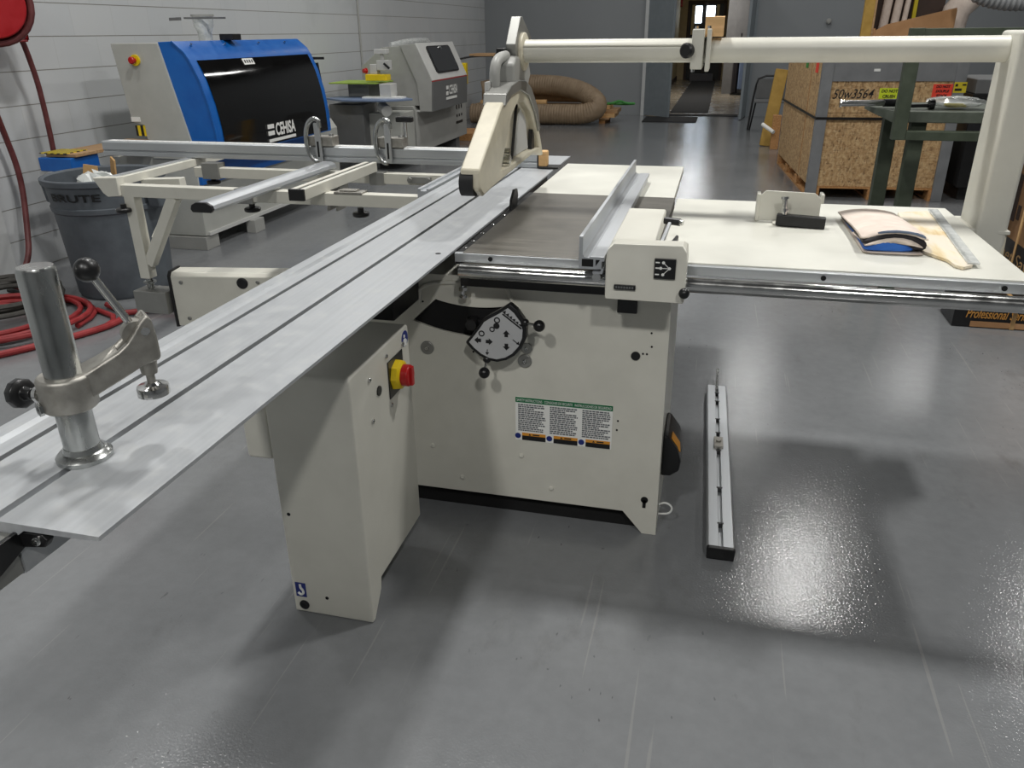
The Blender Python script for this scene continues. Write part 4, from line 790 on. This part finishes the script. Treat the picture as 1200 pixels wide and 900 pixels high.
# ------------------------------------------------------------------ duct pile at the back wall
pl = thing('low_pallet', (-2.9, 14.1, 0), 'low wooden pallet under the beige duct pile at the back wall', 'pallet')
for x in (-4.0, -2.9, -1.9): MB().box(x-.05, x+.05, 13.78, 14.5, 0, .07).build('skid', 'pallet_wood', pl)
for k in range(4): MB().box(-4.2, -1.78, 13.74+k*.2, 13.86+k*.2, .0705, .09).build('deck_board', 'wood_board', pl)
for k, (x1, lab) in enumerate(((-1.70, 'lower plank on the pallet under the beige duct pile'), (-1.66, 'middle plank on the pallet under the beige duct pile'), (-1.80, 'top plank on the pallet under the beige duct pile'))):
    tag(MB().box(-4.2, x1, 13.84+k*.05, 14.44, .0915+k*.062, .150+k*.062).build('plank', 'wood_pale' if k != 1 else 'wood_board', bev=.003), lab, 'plank', 'planks under the duct pile')
tag(MB().tube([(-4.0, 13.85, .50), (-3.5, 14.0, .60), (-3.0, 14.0, .60), (-2.55, 13.95, .58), (-2.10, 13.72, .46), (-1.90, 13.56, .28), (-2.15, 13.50, .165), (-2.6, 13.52, .165), (-3.2, 13.52, .165), (-4.1, 13.5, .165)], .155, 16, 2, ridge=.05, pitch=.045).build('flexible_duct', 'duct_beige'), 'large beige flexible duct doubled over on the pallet at the back wall', 'flexible duct')
tag(MB().tube([(-4.1, 14.25, .42), (-3.4, 14.3, .42), (-2.8, 14.3, .42), (-2.3, 14.25, .42)], .12, 16, 1, ridge=.05, pitch=.045).build('inner_duct', 'duct_beige'), 'short beige duct lying inside the doubled flexible duct', 'flexible duct')
tag(MB().cyl((-4.0, 13.75, .315), (-2.85, 13.78, .325), .05, n=20).build('cardboard_tube', 'cardboard_pale'), 'tan cardboard tube lying between the runs of beige duct', 'tube')
tag(MB().tube([(-1.95, 14.0, .29), (-1.75, 14.0, .31), (-1.65, 14.05, .35), (-1.55, 14.1, .30), (-1.35, 14.1, .30), (-1.6, 14.2, .28), (-1.9, 14.1, .30)], .02, 8, 2).build('rope_tangle', 'green_cord'), 'tangle of bright green cord on the planks beside the duct', 'cord')
tag(MB().box(-3.9, -3.4, 11.2, 11.9, 0.0, .10).build('wood_skid', 'pallet_wood', bev=.004), 'brown timber skid on the floor past the grey edge machine', 'timber')

# ------------------------------------------------------------------ crate group on the right
cr_ = thing('shipping_crate', (.853, 7.70, 0), 'large strand board shipping crate with grey steel corner posts on a pallet', 'crate')
th = math.radians(4.0)
def cw(u, v): return (.853+u*math.cos(th)-v*math.sin(th), 7.70+u*math.sin(th)+v*math.cos(th))
def cbox(u0, u1, v0, v1, z0, z1, b=None):
    b = b or MB(); q = [cw(u0, v0), cw(u1, v0), cw(u1, v1), cw(u0, v1)]
    return b.poly3([[(x, y, z) for x, y in q] for z in (z0, z1)])
L_, D_ = 1.13, 2.15
pa = cbox(0, L_, 0, .1, .095, .112); cbox(0, L_, .5, .6, .095, .112, pa); cbox(0, L_, 1.1, 1.2, .095, .112, pa); cbox(0, L_, D_-.1, D_, .095, .112, pa)
pa.build('pallet_deck', 'pallet_wood', cr_)
for u in (0, L_/2-.05, L_-.1):
    for v in (0, .68, 1.36, D_-.14): cbox(u, u+.1, v, v+.14, .018, .095).build('pallet_block', 'pallet_wood', cr_, bev=.003)
for u in (0, L_/2-.05, L_-.1): cbox(u, u+.1, 0, D_, 0, .018).build('pallet_skid', 'pallet_wood', cr_)
cbox(.05, L_-.05, 0.012, .03, .113, .745).build('front_board', 'strand_board', cr_)
cbox(.05, L_-.05, 0.012, .03, .748, 1.005).build('front_board', 'strand_board', cr_)
cbox(.0, .018, .06, D_, .113, 1.24).build('side_board', 'strand_board', cr_)
cbox(L_-.018, L_, .06, D_, .113, 1.24).build('side_board', 'strand_board', cr_)
cbox(.02, L_-.02, D_-.02, D_, .113, 1.24).build('rear_board', 'strand_board', cr_)
cbox(.05, L_-.05, .0, .03, 1.005, 1.20).build('steel_header', 'rack_grey', cr_)
for u0 in (-.018, L_-.075): cbox(u0, u0+.09, -.012, .06, .0, 1.24).build('corner_post', 'rack_grey', cr_, bev=.003)
cbox(.02, L_-.02, .03, D_, 1.20, 1.24).build('lid', 'rack_grey', cr_)
b = cbox(-.02, L_+.02, -.016, -.0135, .690, .712); cbox(-.022, -.0195, -.016, D_, .690, .712, b); b.build('strap', 'black_plastic', cr_)
b = cbox(-.003, .0, .62, .635, .13, 1.2); b.build('side_seam', 'pallet_wood', cr_)
cbox(.40, .45, -.006, .0, 1.085, 1.105).build('lifting_slot', 'white_print', cr_)
def sticker(name, u0, u1, z0, z1, mat, txt, tm='black_print', dy=0):
    o = cbox(u0, u1, .008+dy, .012+dy, z0, z1).build(name, mat, cr_)
    if txt:
        x, y = cw((u0+u1)/2, .0075+dy); ls = txt.split('\n'); n = len(ls)
        for k, l in enumerate(ls): text('lettering', l, o, (x, y, z1-(k+.82)*(z1-z0)/n), (math.cos(th), math.sin(th), 0), (0, 0, 1), (z1-z0)/n*.55, tm, align='CENTER', slant=.15, bold=.0015)
sticker('lime_sticker', .475, .635, .865, .95, 'sticker_lime', 'DO NOT\nCRUSH')
sticker('red_sticker', .90, 1.055, .875, .982, 'sticker_red', 'DO NOT\nDOUBLE\nSTACK')
ys = cbox(1.055, 1.155, -.016, -.012, .915, 1.0).build('yellow_sticker', 'sticker_yellow', cr_)
b = cbox(1.065, 1.085, -.0175, -.016, .965, .985); cbox(1.065, 1.12, -.0175, -.016, .93, .95, b); cbox(1.12, 1.15, -.0175, -.016, .972, .985, b); b.build('sticker_marks', 'black_print', ys)
x, y = cw(.09, .0105); text('marker_lettering', '50w3564', cr_, (x, y, .862), (math.cos(th), math.sin(th), .02), (0, 0, 1), .080, 'black_print', width=.34, slant=.3, bold=.0005)
for v0, z0, mat in ((.30, 1.06, 'sticker_red'), (.85, 1.08, 'green_cord'), (1.35, 1.16, 'sticker_lime')):
    cbox(-.004, -.001, v0, v0+.13, z0, z0+.11).build('side_sticker', mat, cr_)

# things right of the crate
bb = thing('black_machine_case', (2.5, 7.9, 0), 'black equipment case with dark glossy panels right of the strand board crate', 'equipment case')
MB().box(2.10, 3.0, 7.8, 8.6, .12, .55).build('lower_case', 'dark_gap', bb, bev=.01); MB().box(2.10, 3.0, 7.85, 8.6, .56, .83).build('glossy_panel', 'window_acrylic', bb, bev=.01)
MB().box(2.08, 3.0, 7.8, 8.6, .83, .90).build('shelf', 'black_plastic', bb); MB().box(2.10, 3.0, 7.85, 8.6, .90, 1.02).build('top_panel', 'machine_dark', bb, bev=.01)
MB().box(2.15, 2.95, 7.9, 8.5, 0, .12).build('foot', 'black_steel', bb)
rk = thing('green_steel_bench', (1.25, 5.0, 0), 'dark green steel bench frame behind the right table, in front of the crate', 'bench')
MB().box(.895, 1.60, 4.70, 5.30, .965, 1.022).build('bench_top', 'green_top', rk, bev=.004)
MB().poly3([[(.895, 4.70, .965), (.895, 5.30, .965), (.895, 5.30, 1.022), (.895, 4.70, 1.022)], [(.80, 4.86, 1.005), (.80, 5.05, 1.005), (.80, 5.05, 1.03), (.80, 4.86, 1.03)]]).build('bench_lip', 'green_top', rk)
for x, y in ((.90, 4.95), (1.0, 4.75), (1.5, 4.75), (1.5, 5.2)): MB().box(x, x+.075, y, y+.075, 0, .966).build('leg', 'green_steel', rk, bev=.003)
MB().box(.89, .955, 4.62, 4.685, .885, 1.42).build('upright', 'green_steel', rk, bev=.003)
MB().box(.955, 1.60, 4.62, 4.685, .885, .93).build('lower_rail', 'green_steel', rk, bev=.003)
MB().box(.893, 1.60, 4.622, 4.683, 1.378, 1.418).build('upper_rail', 'green_steel', rk, bev=.003)
MB().box(1.54, 1.60, 4.62, 4.685, .93, 1.378).build('far_upright', 'green_steel', rk, bev=.003)
pp = thing('chrome_pipe', (.75, 4.9, 1.03), 'chrome pipe sticking out left over the green bench edge', 'pipe')
MB().cyl((.635, 4.80, 1.050), (.86, 4.84, 1.052), .016, n=18).build('pipe', 'steel', pp); MB().cyl((.86, 4.84, 1.052), (.95, 4.86, 1.052), .020, n=18).build('end_fitting', 'black_steel', pp); MB().cyl((.641, 4.80, 1.050), (.632, 4.80, 1.050), .021, n=18).build('end_ring', 'steel', pp)
tag(MB().cyl((.98, 4.80, 1.040), (1.10, 4.82, 1.042), .009, n=12).lathe([(.024, 0), (.026, .01), (.026, .025), (0, .03)], (1.08, 4.815, 1.048), (1, .1, 0), 18).build('black_hand_tool', 'black_plastic'), 'small black hand tool lying on the green bench top', 'tool')
pg = thing('plastic_bag', (1.2, 4.85, 1.022), 'clear plastic bag with yellow contents on the green bench top', 'bag')
bm_ = MB().ball((1.225, 4.87, 1.056), .10, (1.5, 1.2, .24), 18)
for v in bm_.bm.verts: v.co += Vector((random.uniform(-.01, .01), random.uniform(-.01, .01), random.uniform(-.004, .008)))
bm_.build('film', 'clear_film', pg); MB().box(1.17, 1.27, 4.83, 4.90, 1.032, 1.048).build('yellow_contents', 'sticker_yellow', pg, bev=.008)

# cartons at far right
pr_ = thing('professional_series_box', (1.55, 4.4, 0), 'long black and brown carton on the floor under the right rail', 'box')
pr_.name = 'long_carton'; OFF[pr_.name] = Vector(pr_.location)
MB().box(1.275, 2.05, 4.285, 4.52, 0.002, .145).build('carton_body', 'black_plastic', pr_, bev=.003)
MB().box(1.36, 2.05, 4.282, 4.286, .006, .035).build('brown_band', 'cardboard', pr_)
MB().box(1.36, 2.05, 4.281, 4.285, .128, .140).build('yellow_line', 'cardboard_pale', pr_)
text('carton_lettering', 'Professional Series', pr_, (1.330, 4.281, .055), (1, 0, 0), (0, 0, 1), .050, 'gold_print', width=.300, slant=.3, bold=.001)
MB().box(1.545, 1.565, 4.279, 4.2845, 0.003, .146).box(1.545, 1.565, 4.279, 4.52, .146, .148).build('packing_strap', 'cardboard_pale', pr_)
ct = thing('saw_carton', (2.0, 5.0, 0), 'brown cardboard saw carton with black printed base band beside the right post', 'box')
MB().box(1.70, 2.45, 4.56, 5.45, .002, 1.0).build('carton_body', 'cardboard', ct, bev=.006)
MB().box(1.697, 1.7005, 4.562, 5.448, .004, .305).box(1.70, 2.448, 4.5565, 4.56, .004, .305).build('base_band', 'black_plastic', ct)
text('carton_lettering', 'Cabinet Saw', ct, (1.6965, 5.42, .185), (0, -1, 0), (0, 0, 1), .075, 'cardboard_pale', width=.78, slant=.2)
MB().box(1.694, 1.70, 4.90, 4.925, .004, 1.004).box(1.694, 2.4, 4.90, 4.925, 1.0, 1.004).build('packing_strap', 'cardboard_pale', ct)
for q in ((4.62, 4.72, .52, .62), (5.05, 5.2, .40, .66), (4.98, 5.02, .42, .5)): MB().box(1.695, 1.7, *q).build('printed_mark', 'hall_brown', ct)

# wall stock behind
wb = thing('lumber_rack', (1.9, 10.6, 0), 'wooden stock bin with yellow edge boards behind the overarm tube', 'storage bin')
MB().box(1.49, 1.60, 10.5, 10.56, 0, 2.2).build('edge_board', 'foam_yellow', wb, bev=.004); MB().box(1.60, 1.62, 10.5, 11.3, 0, 2.2).build('side_panel', 'wood_board', wb); tag(MB().box(1.63, 2.5, 11.32, 11.34, 0, 2.2).build('brown_sheet', 'hall_brown'), 'dark brown sheet standing behind the paper rolls', 'sheet')
tag(MB().box(2.14, 2.18, 11.22, 11.27, 0, 2.2).build('yellow_strip', 'sticker_yellow'), 'narrow yellow upright strip beside the paper rolls', 'strip')
for k, (x, dx, r, lab) in enumerate(((1.72, .14, .05, 'leftmost pale paper roll leaning in the stock bin'), (1.84, .14, .045, 'middle pale paper roll leaning in the stock bin'), (1.94, .14, .03, 'thin right paper roll leaning in the stock bin'))):
    tag(MB().cyl((x, 11.02, .02), (x+dx, 11.12, 2.2), r, n=18).build('paper_roll', 'bag_canvas'), lab, 'roll', 'paper rolls in the stock bin')
cx = thing('open_carton', (2.0, 10.5, 1.0), 'brown open cardboard carton with slanted edge on the stock bin', 'box')
MB().prism([(1.62, .9), (2.45, .9), (2.44, 1.62), (1.75, 1.46), (1.64, 1.40)], 'y', 10.46, 10.48).build('front_flap', 'cardboard', cx); MB().box(2.43, 2.45, 10.48, 10.9, .9, 1.6).box(1.62, 1.64, 10.48, 10.9, .9, 1.42).build('side_flaps', 'cardboard', cx)
MB().box(1.6, 2.47, 10.44, 10.95, 0, .9).build('lower_box', 'cardboard', cx, bev=.01)
tag(MB().tube([(2.62, 11.12, .002), (2.6, 11.12, .9), (2.55, 11.12, 1.55), (2.72, 11.12, 1.76)], .15, 12, 1).build('dust_bag', 'bag_canvas'), 'pale crumpled dust bag behind the open carton', 'bag')
tag(MB().tube([(2.35, 10.2, 1.92), (2.55, 10.2, 1.74), (2.85, 10.2, 1.66), (3.2, 10.2, 1.68), (3.5, 10.2, 1.80), (3.75, 10.2, 2.3), (3.75, 10.2, 4.88)], .09, 18, 2, ridge=.12, pitch=.05).build('grey_flex_duct', 'duct_grey'), 'grey corrugated flexible duct sagging at the top right corner', 'flexible duct')
tag(MB().prism([(10.95, 0), (11.05, 0), (11.35, .93), (11.25, .95)], 'x', 0, .16).build('foam_plank', 'foam_yellow', bev=.01), 'tall mustard foam plank leaning left of the strand board crate', 'plank')
fo = bpy.data.objects['foam_plank']; fo.location = (.64, 11.5, 0.002); fo.rotation_euler = (0, math.radians(7), 0)
wp = thing('white_pipe_bundle', (.72, 11.2, 0), 'short wood offcut and white rolls standing beside the mustard foam plank', 'offcuts')
MB().box(.68, .78, 11.0, 11.1, 0, .42).build('wood_offcut', 'pallet_wood', wp, bev=.004); MB().cyl((.56, 11.1, .30), (.70, 10.95, .22), .024, n=14).build('white_roll', 'white_print', wp)
wp.name = 'offcut_bundle'; OFF[wp.name] = Vector(wp.location)
fc = thing('folding_chair', (.75, 13.2, 0), 'dark folding chair in shadow left of the crate, by the back wall', 'chair')
MB().tube([(.45, 13.2, 0), (.50, 13.3, .60), (.55, 13.3, .78), (.95, 13.3, .78), (1.0, 13.3, .6), (.95, 13.2, 0)], .015, 8, 1).build('chair_frame', 'black_steel', fc); MB().box(.52, .98, 13.29, 13.31, .45, .74).build('chair_back', 'machine_dark', fc, bev=.008)
MB().box(.50, .96, 12.9, 13.28, .42, .45).build('chair_seat', 'machine_dark', fc, bev=.008); MB().bar((.52, 12.95, .43), (.48, 13.25, 0), .02, .02).bar((.94, 12.95, .43), (.96, 13.25, 0), .02, .02).build('rear_legs', 'black_steel', fc)

# ------------------------------------------------------------------ lights, world, camera
def lamp(x, y, power, sx=.26, sy=.4):
    L = bpy.data.lights.new('ceiling_lamp', 'AREA'); L.shape = 'RECTANGLE'; L.size = sx; L.size_y = sy; L.energy = power; L.color = (1, .99, .962)
    o = bpy.data.objects.new('ceiling_lamp', L); C.objects.link(o); o.location = (x, y, 4.55)
for y, row in ((-2.4, (4, 72, 66, 6)), (3.2, (18, 62, 60, 14)), (8.0, (24, 32, 38, 22))):
    for x, e in zip((-3.5, -1.2, 1.38, 4.2), row): lamp(x, y, e)
for x, e in ((-2.2, 16), (.9, 20), (3.6, 14)): lamp(x, 13.2, e, .36, 1.6)
L = bpy.data.lights.new('corridor_lamp', 'AREA'); L.size = .8; L.energy = 40; o = bpy.data.objects.new('corridor_lamp', L); C.objects.link(o); o.location = (-.6, 20, 2.65)
w = bpy.data.worlds.new('world'); bpy.context.scene.world = w; w.use_nodes = True
w.node_tree.nodes['Background'].inputs[0].default_value = (.8, .85, .9, 1); w.node_tree.nodes['Background'].inputs[1].default_value = .02
F, PIT, YAW, ROLL, H = 916.9, .42245545, .24948583, -.01073926, 1.42
cp_, sp2, cy2, sy2 = math.cos(PIT), math.sin(PIT), math.cos(YAW), math.sin(YAW)
fw = Vector((-sy2*cp_, cy2*cp_, -sp2)); r0 = Vector((cy2, sy2, 0)); u0 = r0.cross(fw)
rt = r0*math.cos(ROLL)+u0*math.sin(ROLL); up = u0*math.cos(ROLL)-r0*math.sin(ROLL)
cam = bpy.data.cameras.new('camera'); co = bpy.data.objects.new('camera', cam); C.objects.link(co)
mt = Matrix((rt, up, -fw)).transposed().to_4x4(); mt.translation = (0, 0, H); co.matrix_world = mt
cam.sensor_width = 36; cam.lens = F/1200*36; cam.clip_start = .05; cam.clip_end = 100
sc_ = bpy.context.scene; sc_.camera = co
sc_.view_settings.view_transform = 'Standard'; sc_.view_settings.look = 'None'; sc_.view_settings.gamma = 1; sc_.view_settings.use_curve_mapping = False
sc_.view_settings.exposure = 0.55
sc_.cycles.max_bounces = 8; sc_.cycles.diffuse_bounces = 4; sc_.cycles.glossy_bounces = 4; sc_.cycles.use_denoising = True; sc_.cycles.sample_clamp_indirect = 6
